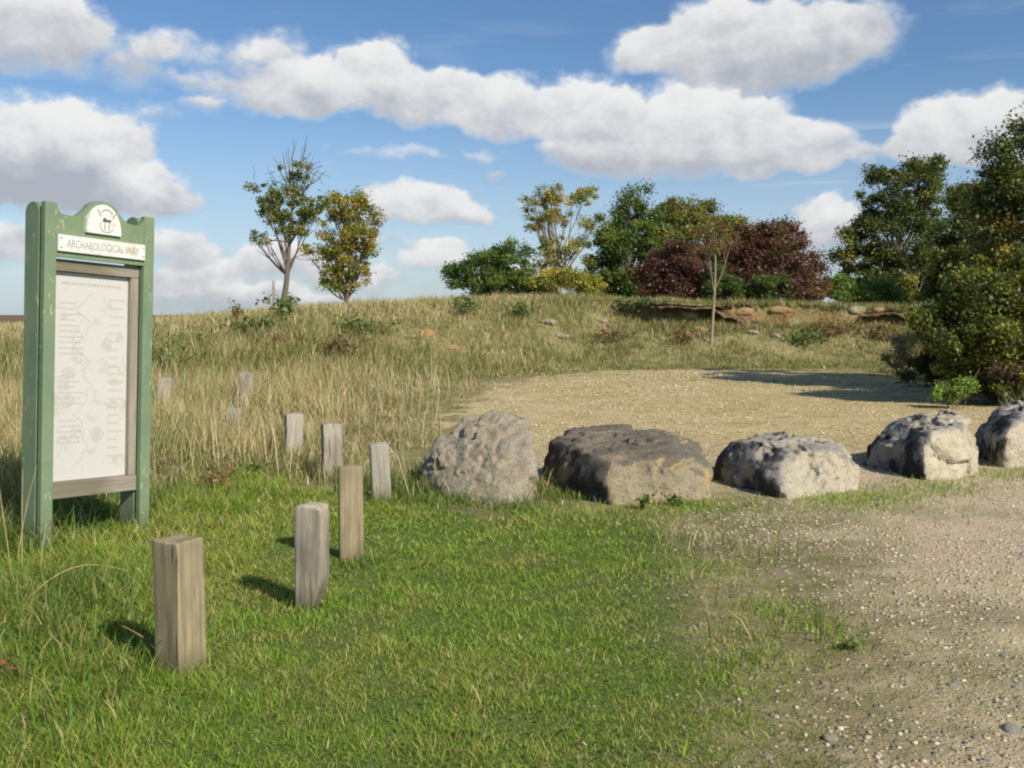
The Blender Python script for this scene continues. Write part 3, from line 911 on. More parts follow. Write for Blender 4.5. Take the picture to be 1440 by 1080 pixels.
for k, (px, py, w, hgt_, mt, lab) in enumerate(outc):
    b = on_bank(px, py)
    mt = ORANGE if mt == 'o' else CREAMR
    small_rock('rock_outcrop', lab, 'rock', 'bare rock and subsoil showing in the bank', (b[0], b[1] + .12, b[2] + .04), (w * .95, .34, hgt_ * .75), mt, 80 + k, 4, .22)


SX = np.linspace(4.6, 14.4, 260)
wv = np.interp(SX, [-16, -8, -3, 1, 5, 15, 30], [11, 10, 8.5, 6.5, 5, 5, 6])
SY = yb(SX) + wv * .80 - (n2(SX, yb(SX), .35, 3, 5) - .5) * 2.2
SY = np.convolve(np.pad(SY, 6, mode='edge'), np.ones(13) / 13, 'valid')
prof = [(.75, 0, -.06), (.15, 0, .02), (-.02, 0, .03), (-.06, 0, -.02), (-.03, 0, -.10), (.02, 0, -.14), (.10, 0, -.26), (.0, 0, -.36), (-.18, 0, -.46), (-.42, 0, -.58), (-.75, 0, -.76), (-1.1, 0, -1.0)]
dens_p = []
for q in range(len(prof) - 1):
    for e_ in np.linspace(0, 1, 4, endpoint=False): dens_p.append((prof[q][0] * (1 - e_) + prof[q + 1][0] * e_, prof[q][2] * (1 - e_) + prof[q + 1][2] * e_))
dens_p = np.array(dens_p)
m_ = len(dens_p)
ztop = terrain(SX, SY + .75)
amp = .12 + .88 * sstep(.42, .56, n2(SX, SX * 0, .55, 2, 131)) * sstep(4.6, 5.6, SX) * (1 - sstep(12.6, 14.4, SX))
VX = np.repeat(SX, m_); k_ = np.tile(np.arange(m_), len(SX)); A_ = np.repeat(amp, m_)
VY = np.repeat(SY, m_) + dens_p[k_, 0] * (.4 + .6 * A_); VZ = np.repeat(ztop, m_) + dens_p[k_, 1] * A_ - (1 - A_) * .10
PP_ = np.stack([VX, VY, VZ], 1)
nn_ = fbm(PP_ * np.array([3.0, 3.0, 6.0]), 4, 140, .6) - .5
PP_[:, 1] += (fbm(PP_ * np.array([7, 7, 12.0]), 3, 190, .6) - .5) * .34 * sstep(3, 9, k_)
PP_[:, 1] += nn_ * .62 * sstep(0, 10, k_); PP_[:, 2] += (fbm(PP_ * 4, 3, 150) - .5) * .14 * sstep(4, 10, k_)
tv = k_ / m_
cs = np.array([(.10, .09, .04), (.07, .05, .03), (.05, .033, .022), (.17, .10, .055), (.38, .24, .115), (.26, .19, .11), (.17, .15, .06)])  # brown lip soil, recess painted dark as overhang shade, orange foot
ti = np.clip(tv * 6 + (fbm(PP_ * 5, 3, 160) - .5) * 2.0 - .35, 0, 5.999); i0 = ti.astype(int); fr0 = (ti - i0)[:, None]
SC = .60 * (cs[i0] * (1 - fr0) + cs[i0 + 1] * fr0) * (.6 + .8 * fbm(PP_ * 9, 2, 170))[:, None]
ii = np.arange(len(SX) * m_).reshape(len(SX), m_)
sm_, t, out = new_mat('earth_and_shade')
nsc = t.noise(t.n('ShaderNodeNewGeometry').outputs['Position'], 14, 5, .7)
princ(t, out, t.n('ShaderNodeAttribute', attribute_name='Col').outputs['Color'], .95, nsc, .8, .05, .1)
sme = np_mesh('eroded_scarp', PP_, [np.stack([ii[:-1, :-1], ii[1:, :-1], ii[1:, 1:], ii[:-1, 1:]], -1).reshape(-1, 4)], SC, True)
tag(link('eroded_scarp', sme, sm_), 'undercut lip with overhang shade painted dark above orange subsoil along the top of the bank', 'bank', kind='structure')


# ------------------------------------------------------------------ notice board
SIGN_ROT = math.radians(58)
sign = empty('notice_board', (-2.877, 6.93, 0.0), (0, 0, 0))
sign.matrix_world = Matrix.Translation((-2.945, 6.93, -.03)) @ Matrix.Rotation(SIGN_ROT, 4, 'Z') @ Matrix.Rotation(math.radians(3.0), 4, 'Y') @ Matrix.Diagonal((1, 1, 1.016, 1))
tag(sign, 'tall green wooden notice board with white arched crest plaque and faded map behind timber frame', 'notice board')
PW = .043
for sx in (-.39, .39):
    bm = bmesh.new()
    bm_box(bm, sx - PW, sx + PW, -.03, .02, -.3, 2.315, .006)
    link('front_post', bm_mesh('front_post', bm), GREEN, sign)
    # rear post with rounded head
    bm = bmesh.new()
    prof = [(.042, -.3), (.205, -.3)] + [(.205 - .163 * (1 - math.cos(a)) / 2, 2.25 + .07 * math.sin(a)) for a in np.linspace(.1, math.pi - .1, 9)]
    prism(bm, prof, -.04, .04)
    for v in bm.verts: v.co = Vector((sx + v.co.y, v.co.x, v.co.z))
    bmesh.ops.recalc_face_normals(bm, faces=bm.faces)
    bmesh.ops.bevel(bm, geom=[e for e in bm.edges if e.calc_face_angle(0) > .9], offset=.005, segments=2, affect='EDGES')
    link('rear_post', bm_mesh('rear_post', bm), GREEN, sign)
    bm = bmesh.new()
    bm_box(bm, sx - .03, sx + .03, .0205, .0415, .1, 2.2)
    link('shade_spacer', bm_mesh('shade_spacer', bm), mat_flat('gap_shade', (.03, .05, .03)), sign)  # near-black colour stands for the shade in the gap between posts
# header with an ogee top edge
top = []
for x in np.linspace(-.346, .346, 61):
    ax = abs(x)
    hump = 2.372 - .0 if ax < .0 else None
    if ax < .175: z = 2.19 + math.sqrt(max(0, .183 ** 2 - ax ** 2)) + .0
    else: z = 2.243
    top.append((x, z))
xs = np.array([q[0] for q in top]); zs = np.array([q[1] for q in top])
zs = np.convolve(np.pad(zs, 4, mode='edge'), np.ones(9) / 9, 'valid')
zs = np.where(np.abs(xs) < .12, [q[1] for q in top], zs)
zs = zs + .05 * np.clip((np.abs(xs) - .30) / .046, 0, 1) ** 2
bm = bmesh.new()
prism(bm, [(-.346, 1.962), (.346, 1.962)] + list(zip(xs[::-1], zs[::-1])), -.024, .015)
link('header_board', bm_mesh('header_board', bm), GREEN, sign)
# arched plaque with a worn crest
arch = [(-.138, 2.145), (.138, 2.145)] + [(.138 * math.cos(a), 2.165 + .182 * math.sin(a) ** 1.0) for a in np.linspace(0, math.pi, 28)]
bm = bmesh.new(); prism(bm, arch, -.046, -.0245)
plaque = link('crest_plaque', bm_mesh('crest_plaque', bm), PLATE, sign)


def strip(bm, pts, w, y):
    pts = np.asarray(pts, float)
    tn = np.gradient(pts, axis=0); tn /= np.linalg.norm(tn, axis=1)[:, None] + 1e-9
    nr = np.stack([-tn[:, 1], tn[:, 0]], 1) * w / 2
    a = [bm.verts.new((p[0], y, p[1])) for p in pts + nr]; b = [bm.verts.new((p[0], y, p[1])) for p in pts - nr]
    for i in range(len(pts) - 1): bm.faces.new((a[i], a[i + 1], b[i + 1], b[i]))


def quad(bm, x0, x1, z0, z1, y):
    bm.faces.new([bm.verts.new(q) for q in ((x0, y, z0), (x1, y, z0), (x1, y, z1), (x0, y, z1))])


cxp, czp = .02, 2.235
def mark(pts, w, y):
    bm = bmesh.new(); strip(bm, pts, w, y); link('crest_mark', bm_mesh('crest_mark', bm), INK, plaque)


mark([(cxp + .05 * math.cos(a), czp + .03 + .05 * math.sin(a)) for a in np.linspace(.5, 2.65, 14)], .011, -.0475)
mark([(cxp - .075, czp + .075), (cxp - .06, czp + .05), (cxp - .05, czp + .03)], .012, -.0475)
mark([(cxp + .075, czp + .062), (cxp + .06, czp + .045), (cxp + .05, czp + .03)], .012, -.0475)
mark([(cxp + .055 * math.cos(a), czp - .03 + .045 * math.sin(a)) for a in np.linspace(3.6, 5.9, 14)], .009, -.0475)
mark([(cxp - .045, czp - .005), (cxp - .052, czp - .025), (cxp - .048, czp - .045)], .008, -.0475)
mark([(cxp - .016, czp - .008), (cxp - .018, czp - .035), (cxp - .012, czp - .06)], .011, -.0475)
mark([(cxp + .02, czp - .008), (cxp + .02, czp - .03), (cxp + .016, czp - .06)], .011, -.0475)
bm = bmesh.new()
prism(bm, [(cxp - .033, czp - .004), (cxp + .033, czp - .004), (cxp + .031, czp + .016), (cxp + .012, czp + .012), (cxp - .004, czp + .014), (cxp - .016, czp + .026), (cxp - .03, czp + .016)], -.0485, -.0462)
link('crest_figure', bm_mesh('crest_figure', bm), INKD, plaque)
# name plate
bm = bmesh.new(); bm_box(bm, -.345, .345, -.044, -.0245, 1.998, 2.108, .002, 1)
nplate = link('name_plate', bm_mesh('name_plate', bm), PLATE, sign)
tc = bpy.data.curves.new('lettering', 'FONT'); tc.body = 'ARCHAEOLOGICAL WAY'; tc.align_x = 'CENTER'; tc.align_y = 'CENTER'; tc.size = .068; tc.extrude = .0008
tc.space_character = .98
to = bpy.data.objects.new('lettering_source', tc); COL.objects.link(to)
bpy.context.view_layer.update()
lm = bpy.data.meshes.new_from_object(to.evaluated_get(bpy.context.evaluated_depsgraph_get()))
lw = max(v.co.x for v in lm.vertices) - min(v.co.x for v in lm.vertices)
bpy.data.objects.remove(to); bpy.data.curves.remove(tc)
for v in lm.vertices:
    v.co = Vector((v.co.x * .575 / lw + .005, -.0450 - v.co.z * .8, 2.053 + v.co.y * 1.05))
link('lettering', lm, INK, nplate)
for sx in (-.325, .33):
    for sz in (2.022, 2.084):
        bm = bmesh.new(); bmesh.ops.create_circle(bm, cap_ends=True, segments=12, radius=.0055)
        for v in bm.verts: v.co = Vector((sx + v.co.x, -.0452, sz + v.co.y))
        link('screw', bm_mesh('screw', bm), mat_flat('rust', (.16, .11, .07)), nplate)
# timber picture frame (four rails butted end to end) and the faded map behind it
fr = empty('picture_frame', (0, 0, 0)); fr.parent = sign
for (nm, b) in (('top_rail', (-.345, .345, .018, .075, 1.872, 1.952)), ('bottom_rail', (-.345, .345, .012, .075, .345, .455)),
                ('stile', (-.345, -.325, .022, .075, .456, 1.871)), ('stile', (.28, .345, .021, .075, .456, 1.871))):
    bm = bmesh.new(); bm_box(bm, *b, .004)
    if 'rail' in nm:                       # grain runs along the rail
        for v in bm.verts: v.co = Vector((v.co.z, v.co.y, -v.co.x))
    o = link(nm, bm_mesh(nm, bm), W_FRAME, fr)
    if 'rail' in nm: o.rotation_euler = (0, -math.pi / 2, 0)
for o in list(fr.children):
    if 'rail' in o.name: o.rotation_euler = (0, math.radians(90), 0)
    if 'rail' in o.name:
        for v in o.data.vertices: v.co = Vector((-v.co.x, v.co.y, -v.co.z))
bm = bmesh.new(); bm_box(bm, -.324, .279, .058, .074, .457, 1.870)
panel = link('map_panel', bm_mesh('map_panel', bm), PANEL, sign)
bm = bmesh.new()
rr = random.Random(4)
yq = .0568
# meandering river line from top to bottom with side branch
pts = []
xx = .02
for i in range(46):
    z = 1.74 - i * .027
    xx += rr.uniform(-.05, .05) - .0045 + (.02 - .004 * i - xx) * .12
    pts.append((xx, z))
strip(bm, pts, .005, yq)
strip(bm, [(.02, 1.25), (.08, 1.3), (.14, 1.22), (.2, 1.24), (.26, 1.16)], .004, yq)
strip(bm, [(-.26, .62), (-.22, .72), (-.2, .66), (-.15, .78), (-.1, .72)], .005, yq)
x = -.25
while x < .22:
    w = rr.uniform(.012, .035); quad(bm, x, x + w, 1.79, 1.806, yq); x += w + .008
for i in range(26):
    z = 1.66 - i * .038
    if 9 < i < 13 or 18 < i < 21: continue
    x = -.265
    xe = -.265 + rr.choice([.15, .17, .12, .18])
    while x < xe:
        w = rr.uniform(.01, .03); quad(bm, x, x + w, z, z + .008, yq); x += w + .006
for i in range(20):
    z = 1.70 - i * .058
    x = .13
    while x < .13 + rr.choice([.10, .12, .07]):
        w = rr.uniform(.01, .025); quad(bm, x, x + w, z, z + .008, yq); x += w + .006
link('map_drawing', bm_mesh('map_drawing', bm), MAPINK, panel)
for (x0, x1, z0, z1) in ((-.24, -.12, 1.15, 1.24), (-.25, -.13, .95, 1.05), (.07, .16, 1.33, 1.44), (.18, .26, 1.40, 1.47), (.12, .24, 1.1, 1.15), (.1, .23, .93, 1.0), (-.02, .1, .70, .82), (.17, .22, .54, .61), (-.25, -.2, 1.55, 1.6)):
    n = 14; bm = bmesh.new()
    bm.faces.new([bm.verts.new(((x0 + x1) / 2 + (x1 - x0) / 2 * math.cos(a) * rr.uniform(.75, 1.1), yq + .0004, (z0 + z1) / 2 + (z1 - z0) / 2 * math.sin(a) * rr.uniform(.75, 1.1))) for a in np.linspace(0, 2 * math.pi, n, endpoint=False)])
    link('map_picture', bm_mesh('map_picture', bm), MAPPATCH, panel)
bm = bmesh.new(); bm_box(bm, -.34, .34, .0755, .09, .36, 1.94, .003)
link('back_board', bm_mesh('back_board', bm), GREEN, sign)


# ------------------------------------------------------------------ timber posts
def post_mesh(w, d, h, seed, chip=0.0, round_=.012, slant=0.0, notch=0.0):
    bm = bmesh.new()
    bm_box(bm, -w / 2, w / 2, -d / 2, d / 2, -.25, h, round_, 3)
    for k in range(34):
        z = -.2 + (h + .2) * k / 34
        bmesh.ops.bisect_plane(bm, geom=bm.verts[:] + bm.edges[:] + bm.faces[:], plane_co=(0, 0, z), plane_no=(0, 0, 1))
    for k in range(1, 8):
        bmesh.ops.bisect_plane(bm, geom=bm.verts[:] + bm.edges[:] + bm.faces[:], plane_co=(-w / 2 + w * k / 8, 0, 0), plane_no=(1, 0, 0))
        bmesh.ops.bisect_plane(bm, geom=bm.verts[:] + bm.edges[:] + bm.faces[:], plane_co=(0, -d / 2 + d * k / 8, 0), plane_no=(0, 1, 0))
    P = np.array([v.co[:] for v in bm.verts])
    nn = fbm(P * np.array([30, 30, 2.2]) + seed * 9, 3, seed) - .5
    n_top = fbm(P * np.array([14, 14, 0]) + seed * 3, 3, seed + 4) - .5
    for v, a, b in zip(bm.verts, nn, n_top):
        s = 1 + a * .07
        topk = max(0, min(1, (v.co.z - h + .06) / .06))
        v.co.z += topk * (b * (.02 + chip) + slant * v.co.x - chip * 1.6 * (abs(v.co.x) / (w / 2)) ** 3)
        if notch and v.co.x > 0:           # broken away low on one side
            kz = max(0, 1 - abs(v.co.z - .0) / .16)
            v.co.x -= notch * kz * (v.co.x / (w / 2)) ** 1
        v.co.x *= s; v.co.y *= s
    me = bm_mesh('timber_post', bm, True)
    return me


def shade_auto(me, ang=.6):
    bm = bmesh.new(); bm.from_mesh(me)
    for e in bm.edges: e.smooth = e.calc_face_angle(0) < ang
    bm.to_mesh(me); bm.free()


posts = [  # px centre, py of base, w, d, h, yaw, lean x, lean y, material, chip, notch, label
    (255, 941, .158, .158, .592, -31, 0, 0, W_TAN, 0, 0, 'nearest square tan post with smooth faces and a stick leaning at its foot'),
    (439, 853, .158, .12, .575, -14, 1.5, 2, W_GREY, .012, .055, 'weathered grey post with rounded top and rotted base edge'),
    (494, 789, .150, .11, .615, 14, 0, 0, W_TAN, 0, 0, 'slim tan post with a dark vertical split, behind the rotted grey post'),
    (537, 701, .155, .12, .50, 14, -3.0, 1, W_PALE, .003, 0, 'pale pinkish post nearest the leftmost boulder'),
    (467, 668, .185, .16, .55, 20, 0, 0, W_GREY, .004, 0, 'grey wide post with a dark left side standing in dry grass'),
    (413, 640, .185, .16, .50, 22, 1, 0, W_PALE, .006, 0, 'pale chipped post in dry grass left of the wide grey post'),
    (347, 580, .20, .17, .66, 15, 0, 0, W_GREY, .006, 0, 'tall narrow grey post farthest back on the slope edge'),
    (328, 606, .19, .16, .36, 12, 2, 0, W_PALE, .01, 0, 'short stub almost buried in straw grass below the tall narrow post'),
    (232, 590, .20, .16, .60, 10, 2, 0, W_PALE, .012, 0, 'whitish broken post hidden by grass beside the notice board'),
]
for k, (px, py, w, d, h, yaw, lx, ly, mt, chip, notch, lab) in enumerate(posts):
    b = gp(px, py)
    z = gz(b[0], b[1])
    me = post_mesh(w, d, h, k + 2, chip, .005 if k != 1 else .016, 0, notch)
    shade_auto(me)
    o = link('timber_post', me, mt, None, (b[0], b[1], z))
    o.rotation_euler = (math.radians(ly), math.radians(lx), math.radians(yaw))
    tag(o, lab, 'post', 'wooden bollard posts along the grass')
# thin stake on the skyline
b = at(385, 428, 29.5); z = gz(b[0], b[1])
me = post_mesh(.07, .06, 1.02, 33, .004)
tag(link('timber_stake', me, W_GREY, None, (b[0], b[1], z)), 'thin wooden stake on the skyline left of the slender tree', 'stake')


# ------------------------------------------------------------------ sticks and stalks
def stick(name, label, pts, r, col, cat='stick', group=None):
    tb = Tubes()
    pts = np.asarray(pts, float)
    base = pts[0].copy()
    tb.add(pts - base, np.linspace(r, r * .45, len(pts)), 6, col)
    return tag(link(name, tb.mesh(name), BARK, None, base), label, cat, group)


def arc(a, b, sag, n=9):
    a, b = np.asarray(a, float), np.asarray(b, float)
    tt = np.linspace(0, 1, n)[:, None]
    return a + (b - a) * tt + np.array([0, 0, 1]) * (np.sin(tt * np.pi) * sag)


b = gp(238, 915)
stick('dry_stick', 'brown dead stick poking out at the left foot of the nearest post', arc((b[0], b[1] - .05, .0), at(172, 880, 4.35), .01), .0055, (.34, .24, .13), 'stick')
stick('straw_stalk', 'straw stem bent against the nearest post', arc((b[0] + .02, b[1] - .12, .0), at(226, 900, 4.3), .03), .005, (.52, .42, .22), 'stem')
stick('straw_stalk', 'long straw stem arching over the turf left of the nearest post', arc(gp(10, 870), at(178, 770, 5.8) * np.array([1, 1, .35]), .14, 14), .0035, (.50, .42, .2), 'stem')
for k, (px, py, tx, ty, Y, lab) in enumerate(((20, 800, 32, 660, 6.0, 'tallest dry stalk standing against the left leg of the notice board'), (12, 760, 52, 655, 6.2, 'slanting dry stalk crossing the green left post'), (5, 810, -8, 650, 5.9, 'dry stalk at the left frame edge'), (46, 812, 66, 735, 6.0, 'short dry stalk in front of the left legs'))):
    a_ = gp(px, py); a_ = np.array([(px - 720) / 1400 * Y, Y, gz((px - 720) / 1400 * Y, Y)])
    stick('dry_stalk', lab, arc(a_, at(tx, ty, Y + .1), .05), .0035, (.47, .38, .2), 'stalk', 'dry stalks beside the notice board')


# ------------------------------------------------------------------ leaves, trees, bushes
def leaf_cloud(cent, rad, cnt, size, cols, colw, seed, updir=.5, flat=.75):
    """cent (m,3), rad (m,), cnt leaves per clump -> vertices, quads, colours"""
    r = np.random.default_rng(seed)
    m = len(cent)
    cl = np.repeat(np.arange(m), cnt)
    n = len(cl)
    off = r.normal(size=(n, 3)) * .5
    off[:, 2] *= flat
    p = cent[cl] + off * rad[cl][:, None]
    nrm = r.normal(size=(n, 3)); nrm[:, 2] += updir * 2
    nrm /= np.linalg.norm(nrm, axis=1)[:, None]
    a = r.normal(size=(n, 3)); a -= (a * nrm).sum(1)[:, None] * nrm; a /= np.linalg.norm(a, axis=1)[:, None] + 1e-9
    b = np.cross(nrm, a)
    s = size * r.uniform(.4, 1.55, n)[:, None]
    fold = nrm * s * .18
    V = np.stack([p - a * s * .6, p + b * s * .36 + fold, p + a * s * .6, p - b * s * .36 + fold], 1)
    cols = np.asarray(cols, float)
    w = np.asarray(colw, float); w = w / w.sum()
    ck = r.choice(len(cols), m, p=w)
    own = r.choice(len(cols), n, p=w)
    k = np.where(r.uniform(size=n) < .68, ck[cl], own)
    c = np.array([1.95, 1.95, 1.85]) * cols[k] * r.uniform(.7, 1.3, (n, 1)) * r.uniform(.92, 1.08, (n, 3)) * r.uniform(.8, 1.2, (m, 1))[cl]
    F_ = np.arange(n * 4).reshape(n, 4)
    return V.reshape(-1, 3), F_, np.repeat(c, 4, 0)


LEAFK, SIZEK = 4.8, .64


def make_tree(name, label, cat, base, lobes, cols, colw, leaves, size, seed, trunk_r=.09, clump=.36, fill=1.0, trunk_top=.75, stems=1, limbs=40, bark=(.22, .19, .15), group=None, twigs=None, fork=.35, trunk_pts=None, updir=.5, inner=.45, spare=None):
    """base world xyz; lobes: list of (cx,cy,cz,rx,ry,rz) in world metres"""
    r = np.random.default_rng(seed)
    base = np.asarray(base, float)
    root = empty(name, base)
    tag(root, label, cat, group)
    L = np.asarray(lobes, float).copy(); L[:, :3] -= base
    area = (L[:, 3] * L[:, 5] + L[:, 3] * L[:, 4] + L[:, 4] * L[:, 5])
    m = max(10, int(fill * area.sum() * 9.5 / (clump ** 2 * 9)))
    li = r.choice(len(L), m, p=area / area.sum())
    d = r.normal(size=(m, 3)); d /= np.linalg.norm(d, axis=1)[:, None]
    rr_ = inner + (1 - inner) * r.uniform(0, 1, m) ** .55
    rr_ *= .80 + .40 * vnoise(d * 2.2 + seed, seed)
    sp_ = r.uniform(size=m) < .10
    rr_ = np.where(sp_, rr_ * r.uniform(1.05, 1.28, m), rr_)
    cent = L[li, :3] + d * L[li, 3:6] * rr_[:, None]
    keep_ = cent[:, 2] > .12
    cent = cent[keep_]
    m = len(cent)
    rad = clump * r.uniform(.55, 1.3, m) * np.where(sp_[keep_], .55, 1)
    per = max(4, int(leaves * LEAFK / m))
    V, Fq, C = leaf_cloud(cent, rad, per, size * SIZEK, cols, colw, seed + 1, updir)
    link('crown', np_mesh('crown', V, [Fq], C), LEAF, root)
    # trunk and limbs
    tb = Tubes()
    top = L[:, 2].max() + L[np.argmax(L[:, 2]), 5] * .5
    ctr = (L[:, :3] * area[:, None]).sum(0) / area.sum()
    for s in range(stems):
        if trunk_pts is not None: P = np.asarray(trunk_pts, float) - base
        else:
            tt = np.linspace(0, 1, 9)[:, None]
            end = np.array([ctr[0] + r.uniform(-.3, .3) * (s > 0), ctr[1] + r.uniform(-.3, .3) * (s > 0), top * trunk_top])
            if stems > 1: end[:2] += r.normal(size=2) * L[:, 3].max() * .45
            P = np.array([0, 0, -.3]) * (1 - tt) + end * tt + r.normal(size=(9, 3)) * np.array([.05, .05, 0]) * top * .12 * (tt * (1 - tt) * 4)
        rad_t = np.linspace(trunk_r, trunk_r * .28, len(P)) * (1 + .35 * np.exp(-np.linspace(0, 12, len(P))))
        tb.add(P, rad_t, 9, bark)
        pick = r.choice(m, min(m, limbs // stems), replace=False)
        for q in pick:
            e = cent[q]
            hfrac = np.clip((e[2] / max(top, .1)) * .75 - .08 + r.uniform(-.08, .05), fork * .6, .95)
            i = hfrac * (len(P) - 1); i0 = int(i); fr_ = i - i0
            st = P[i0] * (1 - fr_) + P[min(i0 + 1, len(P) - 1)] * fr_
            rs = np.interp(i, np.arange(len(P)), rad_t) * .5
            mid = (st + e) / 2 + np.array([0, 0, -.10]) * np.linalg.norm(e - st) + r.normal(size=3) * .06
            tt = np.linspace(0, 1, 6)[:, None]
            B = st * (1 - tt) ** 2 + 2 * mid * tt * (1 - tt) + e * tt ** 2
            tb.add(B, np.linspace(rs, .007, 6), 5, bark)
            for _ in range(2):
                e2 = e + r.normal(size=3) * clump * .8
                tb.add(np.stack([B[3], (B[3] + e2) / 2 + r.normal(size=3) * .05, e2]), [rs * .35 + .004, .006, .004], 4, bark)
    for (a_, b_, r0) in (twigs or []):
        a_, b_ = np.asarray(a_) - base, np.asarray(b_) - base
        tt = np.linspace(0, 1, 6)[:, None]
        B = a_ + (b_ - a_) * tt + r.normal(size=(6, 3)) * .03 * np.sin(tt * np.pi)
        tb.add(B, np.linspace(r0, .006, 6), 5, bark)
    link('trunk', tb.mesh('trunk'), BARK, root)
    return root


def lob(px, py, rx, ry, Y, dy=0.0, depth=.85):
    c = at(px, py, Y); c[1] += dy
    k = Y / F
    return (c[0], c[1], c[2], rx * k, rx * k * depth, ry * k)


def base_at(px, Y):
    x = (px - CX) / F * Y / (CP)
    x = (px - CX) / F * Y * 1.0
    return (x, Y, gz(x, Y))


G_MID = [(.075, .115, .028), (.10, .14, .03), (.05, .085, .022), (.15, .16, .035), (.22, .15, .04)]
G_DARK = [(.04, .07, .02), (.06, .09, .024), (.028, .05, .016), (.09, .11, .03)]
YEL = [(.31, .25, .055), (.23, .215, .05), (.16, .18, .045), (.33, .21, .06), (.10, .13, .03)]
OLIVE = [(.16, .155, .035), (.11, .125, .03), (.22, .18, .045), (.28, .16, .05), (.07, .09, .024)]
RED = [(.105, .045, .036), (.082, .036, .03), (.135, .064, .04), (.066, .034, .026), (.115, .09, .04)]

Y = 31.0
tw = []
for (tx, ty) in ((412, 195), (398, 215), (432, 190), (425, 205), (440, 222), (385, 222), (452, 232), (405, 205), (418, 225), (446, 250), (375, 235), (460, 240)):
    sx_ = 412 + (tx - 412) * .35
    tw.append((at(sx_, 262 + random.uniform(-8, 20), Y), at(tx, ty, Y + random.uniform(-.4, .4)), .022))
    tw.append((at(sx_ + (tx - sx_) * .5, 240, Y), at(tx + random.uniform(-14, 14), ty + random.uniform(0, 14), Y + random.uniform(-.5, .5)), .012))
tw += [(at(398, 372, Y), at(432, 355, Y), .02), (at(415, 362, Y), at(445, 366, Y), .012), (at(357, 252, Y), at(356, 232, Y), .01), (at(406, 345, Y), at(392, 300, Y), .04), (at(406, 345, Y), at(430, 300, Y), .05), (at(392, 300, Y), at(405, 245, Y), .025), (at(430, 300, Y), at(425, 240, Y), .025),
       (at(402, 340, Y), at(370, 335, Y), .03), (at(400, 310, Y), at(365, 295, Y), .03)]
make_tree('slender_tree', 'slender pale trunked tree with bare twigs on top and leaves turning', 'tree', base_at(400, Y),
          [lob(376, 282, 24, 22, Y), lob(365, 334, 20, 9, Y), lob(400, 275, 30, 22, Y), lob(430, 297, 26, 22, Y), lob(408, 305, 30, 16, Y), lob(382, 305, 22, 12, Y), lob(392, 232, 8, 8, Y), lob(425, 245, 22, 16, Y), lob(355, 262, 10, 12, Y), lob(415, 325, 25, 8, Y), lob(452, 290, 10, 14, Y)],
          [(.13, .15, .03), (.09, .12, .026), (.19, .17, .04), (.22, .14, .05), (.06, .085, .02)], [1.2, 1.1, .5, .15, .6], 2000, .10, 101, .10, .17, .8, limbs=13, bark=(.17, .15, .12), twigs=tw,
          trunk_pts=[at(397, 440, Y), at(400, 418, Y), at(403, 395, Y), at(405, 370, Y), at(406, 352, Y), at(408, 325, Y), at(411, 290, Y), at(414, 255, Y)], fork=.55, inner=.15)
Y = 33.0
make_tree('bushy_tree', 'short bushy tree with yellow-brown autumn leaves right of the slender tree', 'tree', base_at(484, Y),
          [lob(495, 295, 30, 30, Y), lob(505, 330, 30, 28, Y), lob(478, 330, 26, 28, Y), lob(470, 290, 18, 20, Y), lob(482, 370, 34, 26, Y), lob(515, 310, 20, 22, Y), lob(446, 352, 18, 7, Y), lob(475, 395, 24, 16, Y), lob(505, 385, 16, 18, Y), lob(521, 352, 14, 16, Y)],
          [(.25, .20, .04), (.21, .20, .04), (.14, .16, .03), (.28, .15, .045), (.06, .085, .02)], [1, 1.1, 1, .25, .6], 4200, .10, 102, .10, .22, 1.1, stems=2, limbs=40, bark=(.13, .11, .09))
Y = 38.0
make_tree('hawthorn_bush', 'low rounded dark green bush standing alone left of the yellow tree', 'bush', base_at(692, Y),
          [lob(715, 372, 34, 32, Y), lob(680, 382, 32, 26, Y), lob(648, 388, 22, 22, Y), lob(700, 398, 50, 20, Y), lob(735, 388, 20, 24, Y)], G_MID, [1, .9, 1, .25, .04], 9000, .115, 103, .08, .3, 1.2, stems=3, limbs=24, trunk_top=.5)
Y = 40.0
tw = [(at(640, 385, Y - 2), at(636, 352, Y - 2), .015), (at(645, 380, Y - 2), at(648, 345, Y - 2), .015), (at(775, 370, Y), at(745, 300, Y), .05), (at(790, 370, Y), at(775, 290, Y), .05), (at(795, 370, Y), at(805, 290, Y), .05), (at(800, 370, Y), at(832, 310, Y), .04), (at(785, 370, Y), at(760, 280, Y), .04)]
make_tree('yellow_tree', 'open crowned tree with bright yellow leaves and visible pale branches', 'tree', base_at(790, Y),
          [lob(765, 280, 24, 17, Y), lob(795, 278, 26, 16, Y), lob(825, 278, 18, 16, Y), lob(750, 312, 16, 16, Y), lob(780, 305, 22, 12, Y), lob(828, 312, 14, 16, Y), lob(770, 350, 20, 16, Y), lob(805, 345, 24, 14, Y), lob(775, 372, 26, 14, Y), lob(745, 290, 12, 12, Y)],
          YEL, [1, 1, 1.2, .5, .8], 2900, .105, 104, .11, .22, .85, stems=3, limbs=34, bark=(.27, .23, .17), twigs=tw[2:], trunk_top=.6, inner=.2)
Y = 37.5
make_tree('yellow_bush', 'low yellow-green bush in front of the yellow tree', 'bush', base_at(795, Y),
          [lob(790, 395, 36, 18, Y), lob(765, 402, 26, 14, Y), lob(825, 402, 26, 14, Y), lob(800, 384, 22, 10, Y)], [(.26, .24, .04), (.17, .18, .035), (.32, .27, .05), (.10, .12, .03)], [1, 1, .6, .5], 4200, .10, 105, .04, .26, 1.2, stems=3, limbs=12, trunk_top=.4)
Y = 41.0
